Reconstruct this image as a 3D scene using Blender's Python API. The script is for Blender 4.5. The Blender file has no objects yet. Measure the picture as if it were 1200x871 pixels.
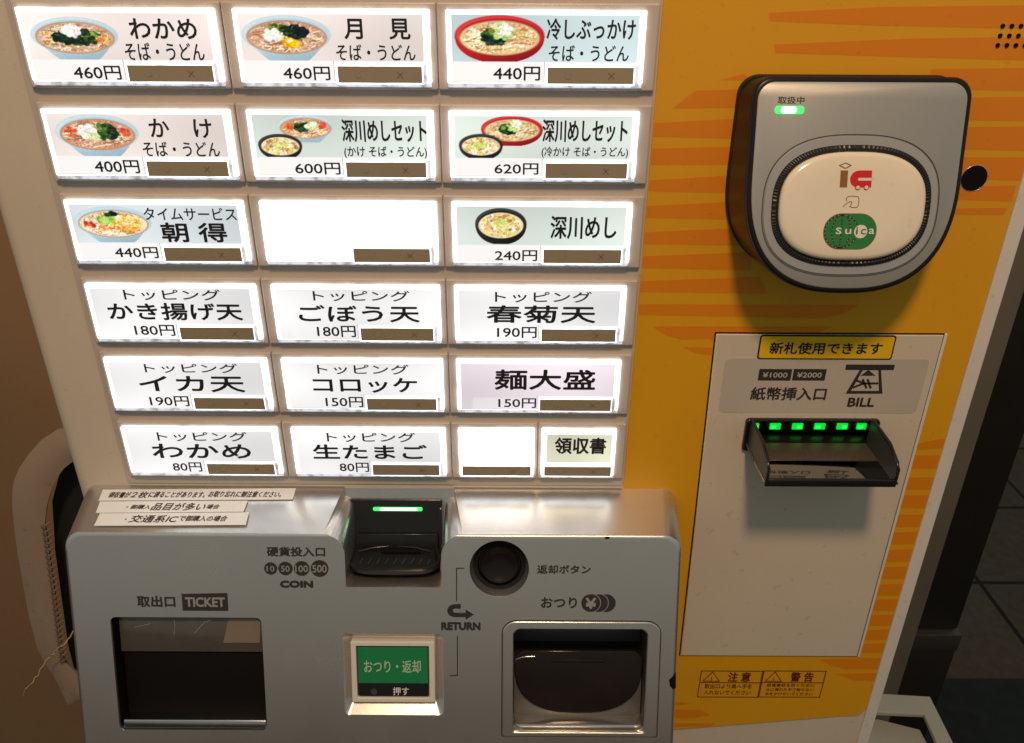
import bpy, bmesh, math, random
import numpy as np
from mathutils import Vector, Matrix

random.seed(7)
SC = bpy.context.scene
COL = SC.collection

# ---------------------------------------------------------------- camera, light, exposure
FOC, PITCH, ROLL, DIST, EYE = 950.0, math.radians(27.2), math.radians(0.3), 0.532, 1.45
_f = Vector((0, math.cos(PITCH), -math.sin(PITCH)))
_u0 = Vector((0, math.sin(PITCH), math.cos(PITCH)))
_r0 = Vector((1, 0, 0))
_r = _r0 * math.cos(ROLL) + _u0 * math.sin(ROLL)
_u = _u0 * math.cos(ROLL) - _r0 * math.sin(ROLL)
CAM = Vector((0, -DIST, EYE))
cd = bpy.data.cameras.new('camera')
cam = bpy.data.objects.new('camera', cd)
COL.objects.link(cam)
cd.sensor_width = 36.0
cd.lens = FOC / 1200.0 * 36.0
cd.clip_start = 0.01
cd.clip_end = 100.0
cam.matrix_world = Matrix(((_r.x, _u.x, -_f.x, CAM.x), (_r.y, _u.y, -_f.y, CAM.y), (_r.z, _u.z, -_f.z, CAM.z), (0, 0, 0, 1)))
SC.camera = cam
SC.view_settings.view_transform = 'Standard'
SC.view_settings.look = 'None'
SC.view_settings.exposure = 0.0
SC.view_settings.gamma = 1.0
SC.view_settings.use_curve_mapping = False
SC.cycles.max_bounces = 8
SC.cycles.use_denoising = True

world = bpy.data.worlds.new('World')
SC.world = world
world.use_nodes = True
bgn = world.node_tree.nodes['Background']
bgn.inputs[1].default_value = 1.0
_wt = world.node_tree
_tc = _wt.nodes.new('ShaderNodeTexCoord')
_sx = _wt.nodes.new('ShaderNodeSeparateXYZ')
_wt.links.new(_tc.outputs['Generated'], _sx.inputs[0])
_mr = _wt.nodes.new('ShaderNodeMapRange')
_mr.inputs['From Min'].default_value = -1.0
_wt.links.new(_sx.outputs['Z'], _mr.inputs['Value'])
_rp = _wt.nodes.new('ShaderNodeValToRGB')
_rp.color_ramp.elements[0].color = (0.022, 0.023, 0.021, 1)
_rp.color_ramp.elements[1].color = (0.28, 0.31, 0.305, 1)
_e = _rp.color_ramp.elements.new(0.42)
_e.color = (0.200, 0.193, 0.172, 1)
_e = _rp.color_ramp.elements.new(0.62)
_e.color = (0.240, 0.262, 0.252, 1)
_wt.links.new(_mr.outputs['Result'], _rp.inputs['Fac'])
_wt.links.new(_rp.outputs['Color'], bgn.inputs[0])

ld = bpy.data.lights.new('ceiling_lamp', 'AREA')
ld.shape = 'DISK'
ld.size = 0.19
ld.energy = 17.0
ld.color = (1.0, 0.64, 0.36)
lamp = bpy.data.objects.new('ceiling_lamp', ld)
COL.objects.link(lamp)
lamp.location = (0.0, -0.95, 2.55)
lamp.rotation_euler = (Vector((0.05, 0.0, 1.1)) - Vector(lamp.location)).to_track_quat('-Z', 'Y').to_euler()


# ---------------------------------------------------------------- measuring: a sight line cut with a real plane
def sight(px, py):
    x = (px - 600) / FOC
    y = -(py - 435.5) / FOC
    return (_f + x * _r + y * _u)


class Frame:
    """a plane in the place: u to the right, v up along the surface, w out of it towards the viewer"""
    def __init__(s, o, u, v, k=1.0):
        # k: the surface stands k times as far from the eye as first measured
        s.k = k
        s.o = CAM + (Vector(o) - CAM) * k
        s.u = Vector(u).normalized()
        s.v = Vector(v).normalized()
        s.w = s.u.cross(s.v)
        a = s
        s.M = Matrix(((a.u.x * k, a.v.x * k, a.w.x * k, a.o.x), (a.u.y * k, a.v.y * k, a.w.y * k, a.o.y), (a.u.z * k, a.v.z * k, a.w.z * k, a.o.z), (0, 0, 0, 1)))

    def at(s, px, py, w=0.0):
        d = sight(px, py)
        o = s.o + s.w * w * s.k
        t = (o - CAM).dot(s.w) / d.dot(s.w)
        q = CAM + d * t - s.o
        return (q.dot(s.u) / s.k, q.dot(s.v) / s.k)

    def box(s, x0, y0, x1, y1, w=0.0):
        xm, ym = (x0 + x1) / 2, (y0 + y1) / 2
        return (s.at(x0, ym, w)[0], s.at(xm, y1, w)[1], s.at(x1, ym, w)[0], s.at(xm, y0, w)[1])


t17 = math.radians(17)
t14 = math.radians(14)
PANEL = Frame((0, 0, 0), (1, 0, 0), (0, 0, 1))
FACE = Frame((0, -0.0385, 1.057), (1, 0, 0), (0, math.sin(t17), math.cos(t17)), 0.985)
SLOPE = Frame((0, 0, 1.0735), (1, 0, 0), (0, 0.0459, 0.0106))
READER = Frame((0, -0.030, 1.3827), (1, 0, 0), (0, math.sin(t14), math.cos(t14)), 1.020)
LEVEL = lambda z: Frame((0, 0, z), (1, 0, 0), (0, 1, 0))


# ---------------------------------------------------------------- materials
def s2l(c):
    return tuple((x / 12.92 if x <= 0.04045 else ((x + 0.055) / 1.055) ** 2.4) for x in c)


def mat(name, col, rough=0.5, metal=0.0, emit=None, es=0.0, spec=0.5, coat=0.0, var=0.0, vscale=30.0, bump=0.0, bscale=400.0, trans=0.0, alpha=1.0, wear=0.0):
    m = bpy.data.materials.new(name)
    m.use_nodes = True
    nt = m.node_tree
    b = nt.nodes['Principled BSDF']
    b.inputs['Base Color'].default_value = (*col, 1)
    b.inputs['Roughness'].default_value = rough
    b.inputs['Metallic'].default_value = metal
    b.inputs['Specular IOR Level'].default_value = spec
    b.inputs['Coat Weight'].default_value = coat
    b.inputs['Transmission Weight'].default_value = trans
    b.inputs['Alpha'].default_value = alpha
    if emit:
        b.inputs['Emission Color'].default_value = (*emit, 1)
        b.inputs['Emission Strength'].default_value = es
    tc = nt.nodes.new('ShaderNodeTexCoord')
    geo = nt.nodes.new('ShaderNodeNewGeometry')
    if var or wear:
        n = nt.nodes.new('ShaderNodeTexNoise')
        n.inputs['Scale'].default_value = vscale
        n.inputs['Detail'].default_value = 6
        nt.links.new(geo.outputs['Position'], n.inputs['Vector'])
        mx = nt.nodes.new('ShaderNodeMix')
        mx.data_type = 'RGBA'
        mx.inputs['A'].default_value = (*[c * (1 - var) for c in col], 1)
        mx.inputs['B'].default_value = (*[min(1, c * (1 + var)) for c in col], 1)
        nt.links.new(n.outputs['Fac'], mx.inputs['Factor'])
        out = mx.outputs['Result']
        if wear:
            n2 = nt.nodes.new('ShaderNodeTexNoise')
            n2.inputs['Scale'].default_value = 140
            n2.inputs['Detail'].default_value = 3
            nt.links.new(geo.outputs['Position'], n2.inputs['Vector'])
            rp = nt.nodes.new('ShaderNodeValToRGB')
            rp.color_ramp.elements[0].position = 0.665
            rp.color_ramp.elements[1].position = 0.73
            nt.links.new(n2.outputs['Fac'], rp.inputs['Fac'])
            ml = nt.nodes.new('ShaderNodeMath')
            ml.operation = 'MULTIPLY'
            ml.inputs[1].default_value = wear
            nt.links.new(rp.outputs['Color'], ml.inputs[0])
            m2 = nt.nodes.new('ShaderNodeMix')
            m2.data_type = 'RGBA'
            nt.links.new(ml.outputs[0], m2.inputs['Factor'])
            nt.links.new(out, m2.inputs['A'])
            m2.inputs['B'].default_value = (*[c * 0.35 for c in col], 1)
            out = m2.outputs['Result']
        nt.links.new(out, b.inputs['Base Color'])
        rr = nt.nodes.new('ShaderNodeMapRange')
        rr.inputs['To Min'].default_value = max(0.02, rough - 0.06)
        rr.inputs['To Max'].default_value = min(1, rough + 0.06)
        nt.links.new(n.outputs['Fac'], rr.inputs['Value'])
        nt.links.new(rr.outputs['Result'], b.inputs['Roughness'])
    if bump:
        n3 = nt.nodes.new('ShaderNodeTexNoise')
        n3.inputs['Scale'].default_value = bscale
        n3.inputs['Detail'].default_value = 2
        nt.links.new(geo.outputs['Position'], n3.inputs['Vector'])
        bp = nt.nodes.new('ShaderNodeBump')
        bp.inputs['Strength'].default_value = bump
        bp.inputs['Distance'].default_value = 0.001
        nt.links.new(n3.outputs['Fac'], bp.inputs['Height'])
        nt.links.new(bp.outputs['Normal'], b.inputs['Normal'])
    return m


M = dict(
    cream=mat('cream_paint', (0.62, 0.55, 0.45), 0.42, var=0.06, vscale=9, bump=0.12, bscale=900, wear=0.22),
    beige=mat('beige_plastic', (0.52, 0.46, 0.41), 0.34, var=0.04, vscale=40, wear=0.12),
    yellow=mat('yellow_print', (0.72, 0.36, 0.012), 0.34, var=0.05, vscale=14, bump=0.06, bscale=700, wear=0.14),
    orange=mat('orange_print', (0.72, 0.235, 0.007), 0.34, var=0.05, vscale=14, bump=0.06, bscale=700, wear=0.14),
    white=mat('white_trim', (0.70, 0.67, 0.62), 0.4, var=0.06, vscale=25, wear=0.2),
    silver=mat('silver_paint', (0.70, 0.68, 0.645), 0.25, metal=0.90, var=0.06, vscale=12, bump=0.05, bscale=1600, wear=0.05),
    steel=mat('bright_metal', (0.62, 0.61, 0.60), 0.22, metal=1.0, var=0.05, vscale=30),
    readergrey=mat('grey_satin_plastic', (0.38, 0.39, 0.38), 0.42, metal=0.35, var=0.03, vscale=20, bump=0.05, bscale=1500),
    ringgrey=mat('light_grey_satin', (0.42, 0.42, 0.42), 0.28, metal=0.4, var=0.03, vscale=20),
    black=mat('black_plastic', (0.012, 0.012, 0.013), 0.22, var=0.2, vscale=60),
    blackmatte=mat('black_rubber', (0.010, 0.010, 0.011), 0.75, var=0.2, vscale=60, bump=0.3, bscale=300),
    void=mat('dark_interior', (0.005, 0.004, 0.0035), 0.7, spec=0.15),
    ink=mat('black_ink', (0.018, 0.016, 0.018), 0.5),
    inkgrey=mat('dark_grey_ink', (0.030, 0.028, 0.026), 0.45),
    redink=mat('brown_red_ink', (0.13, 0.012, 0.008), 0.5),
    smoke=mat('smoked_panel', (0.085, 0.078, 0.070), 0.12, spec=0.7, var=0.35, vscale=45),
    traymirror=mat('smoked_mirror_plastic', (0.42, 0.40, 0.38), 0.06, metal=1.0, var=0.08, vscale=40),
    reflecttan=mat('tan_painted_reflection', (0.21, 0.175, 0.13), 0.3, var=0.1, vscale=60),
    readerblack=mat('black_reader_shell', (0.010, 0.009, 0.009), 0.30, spec=0.28, var=0.2, vscale=60),
    reflectbrown=mat('dark_brown_reflection', (0.075, 0.058, 0.046), 0.42, var=0.12, vscale=90),
    ribblack=mat('black_satin_ring', (0.012, 0.012, 0.014), 0.36, spec=0.4),
    dullsilver=mat('dull_grey_metal', (0.20, 0.195, 0.185), 0.35, metal=0.5, var=0.1, vscale=40),
    browncup=mat('brown_smoked_plastic', (0.015, 0.0105, 0.009), 0.14, spec=0.45, var=0.45, vscale=28),
    darkgrey=mat('dark_grey_plastic', (0.055, 0.055, 0.055), 0.35, var=0.1, vscale=30),
    pad=mat('cream_gloss_plastic', (0.78, 0.72, 0.59), 0.16, coat=0.6, var=0.05, vscale=18, wear=0.12),
    brownink=mat('brown_ink', (0.26, 0.11, 0.03), 0.4),
    red=mat('red_ink', (0.62, 0.012, 0.018), 0.4),
    green=mat('green_ink', (0.02, 0.20, 0.045), 0.4),
    greenkey=mat('green_key_film', (0.012, 0.22, 0.075), 0.30, var=0.06, vscale=80),
    whiteink=mat('white_ink', (0.75, 0.75, 0.70), 0.4),
    paleink=mat('pale_green_ink', (0.42, 0.58, 0.42), 0.4),
    silverink=mat('silver_ink', (0.40, 0.395, 0.385), 0.4, metal=0.4),
    paper=mat('white_paper', (0.80, 0.82, 0.83), 0.55, var=0.03, vscale=60),
    greysticker=mat('clear_grey_film', (0.50, 0.455, 0.40), 0.30, var=0.03, vscale=20),
    yellowsticker=mat('yellow_sticker', (0.80, 0.50, 0.012), 0.32, var=0.03, vscale=40),
    blueink=mat('navy_ink', (0.010, 0.012, 0.030), 0.4),
    strip=mat('brown_status_window', (0.32, 0.27, 0.19), 0.22, coat=0.2, var=0.08, vscale=35),
    mark=mat('faint_status_ink', (0.23, 0.18, 0.12), 0.3),
    mark2=mat('faint_blue_status_ink', (0.30, 0.27, 0.21), 0.3),
    acrylic=mat('lit_acrylic', (0.8, 0.82, 0.85), 0.12, emit=(0.93, 0.97, 1.0), es=1.9, coat=0.5),
    acrylicdim=mat('clear_acrylic_edge', (0.50, 0.52, 0.56), 0.08, emit=(0.80, 0.86, 1.0), es=0.30, coat=0.6, var=0.35, vscale=160),
    led=mat('green_led', (0.1, 0.6, 0.2), 0.3, emit=(0.02, 1.0, 0.12), es=1.1),
    ledhot=mat('white_green_led_core', (0.6, 0.9, 0.7), 0.3, emit=(0.55, 1.0, 0.72), es=1.9),
    leddeep=mat('deep_green_led', (0.02, 0.3, 0.05), 0.3, emit=(0.0, 0.80, 0.04), es=0.95),
    wall=mat('brown_wall', (0.34, 0.205, 0.105), 0.6, var=0.18, vscale=5, bump=0.2, bscale=200, wear=0.2),
    cover=mat('scuffed_cream_leather', (0.32, 0.245, 0.18), 0.55, var=0.10, vscale=22, bump=0.25, bscale=160, wear=0.35),
    stitch=mat('tan_cord', (0.24, 0.17, 0.11), 0.7),
    thread=mat('straw_thread', (0.55, 0.40, 0.22), 0.7),
    rack=mat('white_powder_coat', (0.33, 0.335, 0.30), 0.45, var=0.06, vscale=30, wear=0.15),
    post=mat('grey_brown_metal', (0.24, 0.205, 0.15), 0.4, metal=0.3, var=0.2, vscale=6),
    darkbox=mat('black_brown_laminate', (0.018, 0.015, 0.012), 0.4, var=0.2, vscale=8),
    rail=mat('dark_brown_rail', (0.040, 0.034, 0.026), 0.4),
    mat_=mat('dark_teal_mat', (0.016, 0.020, 0.018), 0.85, spec=0.15, var=0.5, vscale=28, bump=0.4, bscale=90),
)


def uneven_glow(m, lo, hi, scale):
    # tubes behind the moulded acrylic shine through stronger in some places
    nt = m.node_tree
    b = nt.nodes['Principled BSDF']
    g = nt.nodes.new('ShaderNodeNewGeometry')
    n = nt.nodes.new('ShaderNodeTexNoise')
    n.inputs['Scale'].default_value = scale
    n.inputs['Detail'].default_value = 3
    nt.links.new(g.outputs['Position'], n.inputs['Vector'])
    r = nt.nodes.new('ShaderNodeMapRange')
    r.inputs['From Min'].default_value = 0.30
    r.inputs['From Max'].default_value = 0.55
    r.inputs['To Min'].default_value = lo
    r.inputs['To Max'].default_value = hi
    nt.links.new(n.outputs['Fac'], r.inputs['Value'])
    nt.links.new(r.outputs['Result'], b.inputs['Emission Strength'])


uneven_glow(M['acrylic'], 1.0, 2.3, 70)
uneven_glow(M['acrylicdim'], 0.10, 0.65, 190)


def attr_mat(name, strength):
    """backlit printed film: the print's own colours let the lamp behind through"""
    m = bpy.data.materials.new(name)
    m.use_nodes = True
    nt = m.node_tree
    b = nt.nodes['Principled BSDF']
    a = nt.nodes.new('ShaderNodeAttribute')
    a.attribute_name = 'print'
    mul = nt.nodes.new('ShaderNodeMix')
    mul.data_type = 'RGBA'
    mul.blend_type = 'MULTIPLY'
    mul.inputs['Factor'].default_value = 1.0
    mul.inputs['B'].default_value = (0.35, 0.35, 0.35, 1)
    nt.links.new(a.outputs['Color'], mul.inputs['A'])
    nt.links.new(mul.outputs['Result'], b.inputs['Base Color'])
    nt.links.new(a.outputs['Color'], b.inputs['Emission Color'])
    b.inputs['Emission Strength'].default_value = strength
    b.inputs['Roughness'].default_value = 0.25
    return m


M['card'] = attr_mat('backlit_printed_card', 0.90)


# floor tiles: grey stone with dark joints
def floor_mat():
    m = bpy.data.materials.new('grey_floor_tiles')
    m.use_nodes = True
    nt = m.node_tree
    b = nt.nodes['Principled BSDF']
    b.inputs['Roughness'].default_value = 0.75
    b.inputs['Specular IOR Level'].default_value = 0.15
    g = nt.nodes.new('ShaderNodeNewGeometry')
    mp = nt.nodes.new('ShaderNodeMapping')
    mp.inputs['Location'].default_value = (-1.222, -1.099, 0)
    nt.links.new(g.outputs['Position'], mp.inputs['Vector'])
    br = nt.nodes.new('ShaderNodeTexBrick')
    br.offset = 0.0
    br.inputs['Scale'].default_value = 1.0
    br.inputs['Brick Width'].default_value = 0.325
    br.inputs['Row Height'].default_value = 0.325
    br.inputs['Mortar Size'].default_value = 0.006
    br.inputs['Color1'].default_value = (0.056, 0.043, 0.029, 1)
    br.inputs['Color2'].default_value = (0.066, 0.052, 0.036, 1)
    br.inputs['Mortar'].default_value = (0.010, 0.008, 0.006, 1)
    nt.links.new(mp.outputs['Vector'], br.inputs['Vector'])
    n = nt.nodes.new('ShaderNodeTexNoise')
    n.inputs['Scale'].default_value = 40
    n.inputs['Detail'].default_value = 8
    nt.links.new(g.outputs['Position'], n.inputs['Vector'])
    mr = nt.nodes.new('ShaderNodeMapRange')
    mr.inputs['To Min'].default_value = 0.6
    mr.inputs['To Max'].default_value = 1.4
    nt.links.new(n.outputs['Fac'], mr.inputs['Value'])
    mx = nt.nodes.new('ShaderNodeMix')
    mx.data_type = 'RGBA'
    mx.blend_type = 'MULTIPLY'
    mx.inputs['Factor'].default_value = 1.0
    nt.links.new(br.outputs['Color'], mx.inputs['A'])
    nt.links.new(mr.outputs['Result'], mx.inputs['B'])
    nt.links.new(mx.outputs['Result'], b.inputs['Base Color'])
    return m


M['floor'] = floor_mat()


# ---------------------------------------------------------------- building helpers
WORLD = {}


def link(name, me, frame=None, parent=None, mats=(), smooth=None, center=True):
    M4 = frame.M.copy() if frame else Matrix.Identity(4)
    if center and len(me.vertices):
        co = np.empty(len(me.vertices) * 3)
        me.vertices.foreach_get('co', co)
        co = co.reshape(-1, 3)
        c = (co.max(0) + co.min(0)) / 2
        me.vertices.foreach_set('co', (co - c).ravel())
        M4 = M4 @ Matrix.Translation(Vector(c))
    idx = [0] * len(me.polygons)
    me.polygons.foreach_get('material_index', idx)
    me.materials.clear()
    for m in mats:
        me.materials.append(M[m] if isinstance(m, str) else m)
    me.polygons.foreach_set('material_index', idx)
    if smooth is not None:
        me.polygons.foreach_set('use_smooth', [True] * len(me.polygons))
        me.set_sharp_from_angle(angle=math.radians(smooth))
    me.update()
    o = bpy.data.objects.new(name, me)
    COL.objects.link(o)
    if parent:
        o.parent = parent
        o.matrix_parent_inverse = WORLD[parent.name].inverted()
    o.matrix_basis = M4
    WORLD[o.name] = M4
    return o


def tag(o, label=None, cat=None, group=None, kind=None):
    for k, v in (('label', label), ('category', cat), ('group', group), ('kind', kind)):
        if v:
            o[k] = v
    return o


def empty(name, loc):
    o = bpy.data.objects.new(name, None)
    COL.objects.link(o)
    o.empty_display_size = 0.05
    o.matrix_basis = Matrix.Translation(Vector(loc))
    WORLD[o.name] = o.matrix_basis.copy()
    return o


def mesh_pd(v, f, mi=None):
    me = bpy.data.meshes.new('m')
    me.from_pydata([tuple(p) for p in v], [], f)
    if mi:
        me.polygons.foreach_set('material_index', mi)
    me.update()
    return me


def join(meshes):
    """several pieces of one part -> one mesh (material index kept)"""
    V, Fs, mi = [], [], []
    for me in meshes:
        k = 0
        if isinstance(me, tuple):
            me, k = me
        b = len(V)
        V += [tuple(v.co) for v in me.vertices]
        for p in me.polygons:
            Fs.append([b + i for i in p.vertices])
            mi.append(k if k else p.material_index)
        bpy.data.meshes.remove(me)
    return mesh_pd(V, Fs, mi)


def rrect(x0, y0, x1, y1, r=0.0, n=6, rs=None):
    """rounded rectangle, counter-clockwise; rs = radii (bl, br, tr, tl)"""
    rs = rs or (r, r, r, r)
    out = []
    for (cx, cy, a0, rr) in ((x0, y0, 180, rs[0]), (x1, y0, 270, rs[1]), (x1, y1, 0, rs[2]), (x0, y1, 90, rs[3])):
        sx = 1 if cx == x0 else -1
        sy = 1 if cy == y0 else -1
        if rr <= 0:
            out.append((cx, cy))
            continue
        for i in range(n + 1):
            a = math.radians(a0 + 90 * i / n)
            out.append((cx + sx * rr + rr * math.cos(a), cy + sy * rr + rr * math.sin(a)))
    return out


def circle(cx, cy, r, n=40, ry=None):
    ry = ry or r
    return [(cx + r * math.cos(2 * math.pi * i / n), cy + ry * math.sin(2 * math.pi * i / n)) for i in range(n)]


def supere(cx, cy, a, b, p, n=96):
    out = []
    for i in range(n):
        t = 2 * math.pi * i / n
        c, s = math.cos(t), math.sin(t)
        out.append((cx + a * math.copysign(abs(c) ** (2 / p), c), cy + b * math.copysign(abs(s) ** (2 / p), s)))
    return out


def plate(pts, w0, w1, bev=0.0, holes=(), seg=2):
    """flat outline with real thickness from w0 to w1, edges rounded by bev"""
    c = bpy.data.curves.new('c', 'CURVE')
    c.dimensions = '2D'
    c.fill_mode = 'BOTH'
    for pl in [pts] + list(holes):
        s = c.splines.new('POLY')
        s.points.add(len(pl) - 1)
        for i, p in enumerate(pl):
            s.points[i].co = (p[0], p[1], 0, 1)
        s.use_cyclic_u = True
    h = (w1 - w0) / 2
    c.extrude = max(1e-6, h - bev)
    c.bevel_depth = bev
    c.bevel_resolution = seg
    c.offset = -bev
    o = bpy.data.objects.new('c', c)
    me = bpy.data.meshes.new_from_object(o)
    bpy.data.objects.remove(o)
    bpy.data.curves.remove(c)
    me.transform(Matrix.Translation((0, 0, (w0 + w1) / 2)))
    me.materials.clear()
    return me


def sheet(polys, w):
    """printed shapes lying on a surface"""
    ms = [plate(p[0], w, w + 0.00012, 0, p[1:]) for p in polys]
    return join(ms)


def ringloft(rings, cap0=False, cap1=True):
    V, Fs = [], []
    n = len(rings[0])
    for r in rings:
        V += r
    for k in range(len(rings) - 1):
        for i in range(n):
            j = (i + 1) % n
            Fs.append((k * n + i, k * n + j, (k + 1) * n + j, (k + 1) * n + i))
    if cap1:
        Fs.append(tuple((len(rings) - 1) * n + i for i in range(n)))
    if cap0:
        Fs.append(tuple(reversed(range(n))))
    return mesh_pd(V, Fs)


def z3(pts, w):
    return [(p[0], p[1], w) for p in pts]


def line(pts, wd):
    """a printed line of width wd along pts -> list of polygons"""
    out = []
    for a, b in zip(pts[:-1], pts[1:]):
        d = Vector(b) - Vector(a)
        d.normalize()
        n = Vector((-d.y, d.x)) * wd / 2
        e = d * wd / 2
        a2, b2 = Vector(a) - e, Vector(b) + e
        out.append([tuple(a2 + n), tuple(a2 - n), tuple(b2 - n), tuple(b2 + n)])
    return out


def text(body, box, w, bold=0.0, th=0.00012, shear=0.0):
    c = bpy.data.curves.new('t', 'FONT')
    c.body = body
    c.shear = shear
    c.resolution_u = 3
    o = bpy.data.objects.new('t', c)
    me = bpy.data.meshes.new_from_object(o)
    bpy.data.objects.remove(o)
    bpy.data.curves.remove(c)
    co = np.empty(len(me.vertices) * 3)
    me.vertices.foreach_get('co', co)
    co = co.reshape(-1, 3)
    a, b = co.min(0), co.max(0)
    x0, y0, x1, y1 = box
    sx = (x1 - x0) / (b[0] - a[0])
    sy = (y1 - y0) / max(1e-6, (b[1] - a[1]))
    co[:, 0] = x0 + (co[:, 0] - a[0]) * sx
    co[:, 1] = y0 + (co[:, 1] - a[1]) * sy
    co[:, 2] = w + th
    me.vertices.foreach_set('co', co.ravel())
    me.materials.clear()
    if not bold:
        return me
    # heavier strokes: the same letters printed again a hair to each side
    h = (y1 - y0)
    d = bold * h
    tri = [list(p.vertices) for p in me.polygons]
    bpy.data.meshes.remove(me)
    sq = (x1 - x0 - 2 * d) / (x1 - x0), (y1 - y0 - 2 * d) / (y1 - y0)
    co[:, 0] = (x0 + x1) / 2 + (co[:, 0] - (x0 + x1) / 2) * sq[0]
    co[:, 1] = (y0 + y1) / 2 + (co[:, 1] - (y0 + y1) / 2) * sq[1]
    ring = [(0, 0)] + [(math.cos(k * math.pi / 4), math.sin(k * math.pi / 4)) for k in range(8)]
    V, Fs = [], []
    for k, (dx, dy) in enumerate(ring):
        b = len(V)
        V += [(p[0] + dx * d, p[1] + dy * d, p[2] + k * 0.000004) for p in co]
        Fs += [[b + i for i in f] for f in tri]
    return mesh_pd(V, Fs)


def boxm(x0, y0, z0, x1, y1, z1, bev=0.0, seg=2):
    bm = bmesh.new()
    bmesh.ops.create_cube(bm, size=1)
    for v in bm.verts:
        v.co = ((x0 + x1) / 2 + v.co.x * (x1 - x0), (y0 + y1) / 2 + v.co.y * (y1 - y0), (z0 + z1) / 2 + v.co.z * (z1 - z0))
    if bev:
        bmesh.ops.bevel(bm, geom=bm.edges[:], offset=bev, segments=seg, affect='EDGES', profile=0.5)
    me = bpy.data.meshes.new('m')
    bm.to_mesh(me)
    bm.free()
    return me


def tube(pts, r, n=8):
    V, Fs = [], []
    P = [Vector(p) for p in pts]
    for i, p in enumerate(P):
        d = (P[min(i + 1, len(P) - 1)] - P[max(i - 1, 0)]).normalized()
        a = d.orthogonal().normalized()
        b = d.cross(a)
        for k in range(n):
            t = 2 * math.pi * k / n
            V.append(tuple(p + (a * math.cos(t) + b * math.sin(t)) * r))
    for i in range(len(P) - 1):
        for k in range(n):
            Fs.append((i * n + k, i * n + (k + 1) % n, (i + 1) * n + (k + 1) % n, (i + 1) * n + k))
    Fs.append(tuple(reversed(range(n))))
    Fs.append(tuple((len(P) - 1) * n + k for k in range(n)))
    return mesh_pd(V, Fs)


def boolean(me, cutters, bev=0.0, seg=3, ang=32):
    o = bpy.data.objects.new('b', me)
    COL.objects.link(o)
    tmp = []
    for cme in cutters:
        bm = bmesh.new()
        bm.from_mesh(cme)
        bmesh.ops.recalc_face_normals(bm, faces=bm.faces)
        bm.to_mesh(cme)
        bm.free()
        k = bpy.data.objects.new('k', cme)
        COL.objects.link(k)
        tmp.append(k)
        md = o.modifiers.new('b', 'BOOLEAN')
        md.operation = 'DIFFERENCE'
        md.solver = 'EXACT'
        md.object = k
    if bev:
        md = o.modifiers.new('v', 'BEVEL')
        md.width = bev
        md.segments = seg
        md.limit_method = 'ANGLE'
        md.angle_limit = math.radians(ang)
        md.use_clamp_overlap = True
        md = o.modifiers.new('n', 'WEIGHTED_NORMAL')
        md.mode = 'FACE_AREA'
        md.weight = 100
        md.keep_sharp = True
        me.polygons.foreach_set('use_smooth', [True] * len(me.polygons))
    bpy.context.view_layer.update()
    dg = bpy.context.evaluated_depsgraph_get()
    out = bpy.data.meshes.new_from_object(o.evaluated_get(dg))
    bpy.data.objects.remove(o)
    for k in tmp:
        bpy.data.objects.remove(k)
    return out


# ================================================================ THE SETTING
fl = mesh_pd([(-6, -4, 0), (8, -4, 0), (8, 9, 0), (-6, 9, 0)], [(0, 1, 2, 3)])
tag(link('floor', fl, mats=['floor']), kind='structure')
a = LEVEL(0.004)
mm = mesh_pd([(0.70, -1.0, 0.004), (2.6, -1.0, 0.004), (2.6, 0.78, 0.004), (0.70, 0.78, 0.004)], [(0, 1, 2, 3)])
tag(link('floor_mat', mm, mats=['mat_']), 'dark teal floor mat in front of the grey tiles', 'mat')
wl = boxm(-3.2, 0.46, 0.0, -0.30, 0.60, 2.8, 0.004)
tag(link('wall', wl, mats=['wall'], smooth=30), kind='structure')

# ================================================================ THE TICKET MACHINE
machine = empty('ticket_machine', (0, 0.2, 0))
tag(machine, 'cream and yellow meal ticket vending machine with rows of lit buttons', 'ticket machine')

cab = boxm(-0.349, 0.0, 0.0, 0.3435, 0.40, 1.75)
bm = bmesh.new()
bm.from_mesh(cab)
ve = [e for e in bm.edges if abs(e.verts[0].co.z - e.verts[1].co.z) > 1 and e.verts[0].co.y < 0.1]
lft = [e for e in ve if e.verts[0].co.x < 0]
rgt = [e for e in ve if e.verts[0].co.x > 0]
bmesh.ops.bevel(bm, geom=lft, offset=0.012, segments=6, affect='EDGES', profile=0.5)
bmesh.ops.bevel(bm, geom=[e for e in rgt if e.is_valid], offset=0.005, segments=4, affect='EDGES', profile=0.5)
bm.to_mesh(cab)
bm.free()
NOTE = (0.1785, 1.1130, 0.2765, 1.1388)          # the banknote opening
cab = boolean(cab, [boxm(NOTE[0], -0.02, NOTE[1], NOTE[2], 0.045, NOTE[3])])
cabinet = link('cabinet', cab, mats=['cream'], parent=machine, smooth=35)

# yellow printed panel with darker orange brush stripes
Y0, Y1 = 0.0890, 0.3330


def yp(pts):
    return [(min(Y1 - 0.0004, max(Y0 + 0.0004, q[0])), q[1]) for q in (PANEL.at(x, y, 0.0008) for x, y in pts)]


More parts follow.
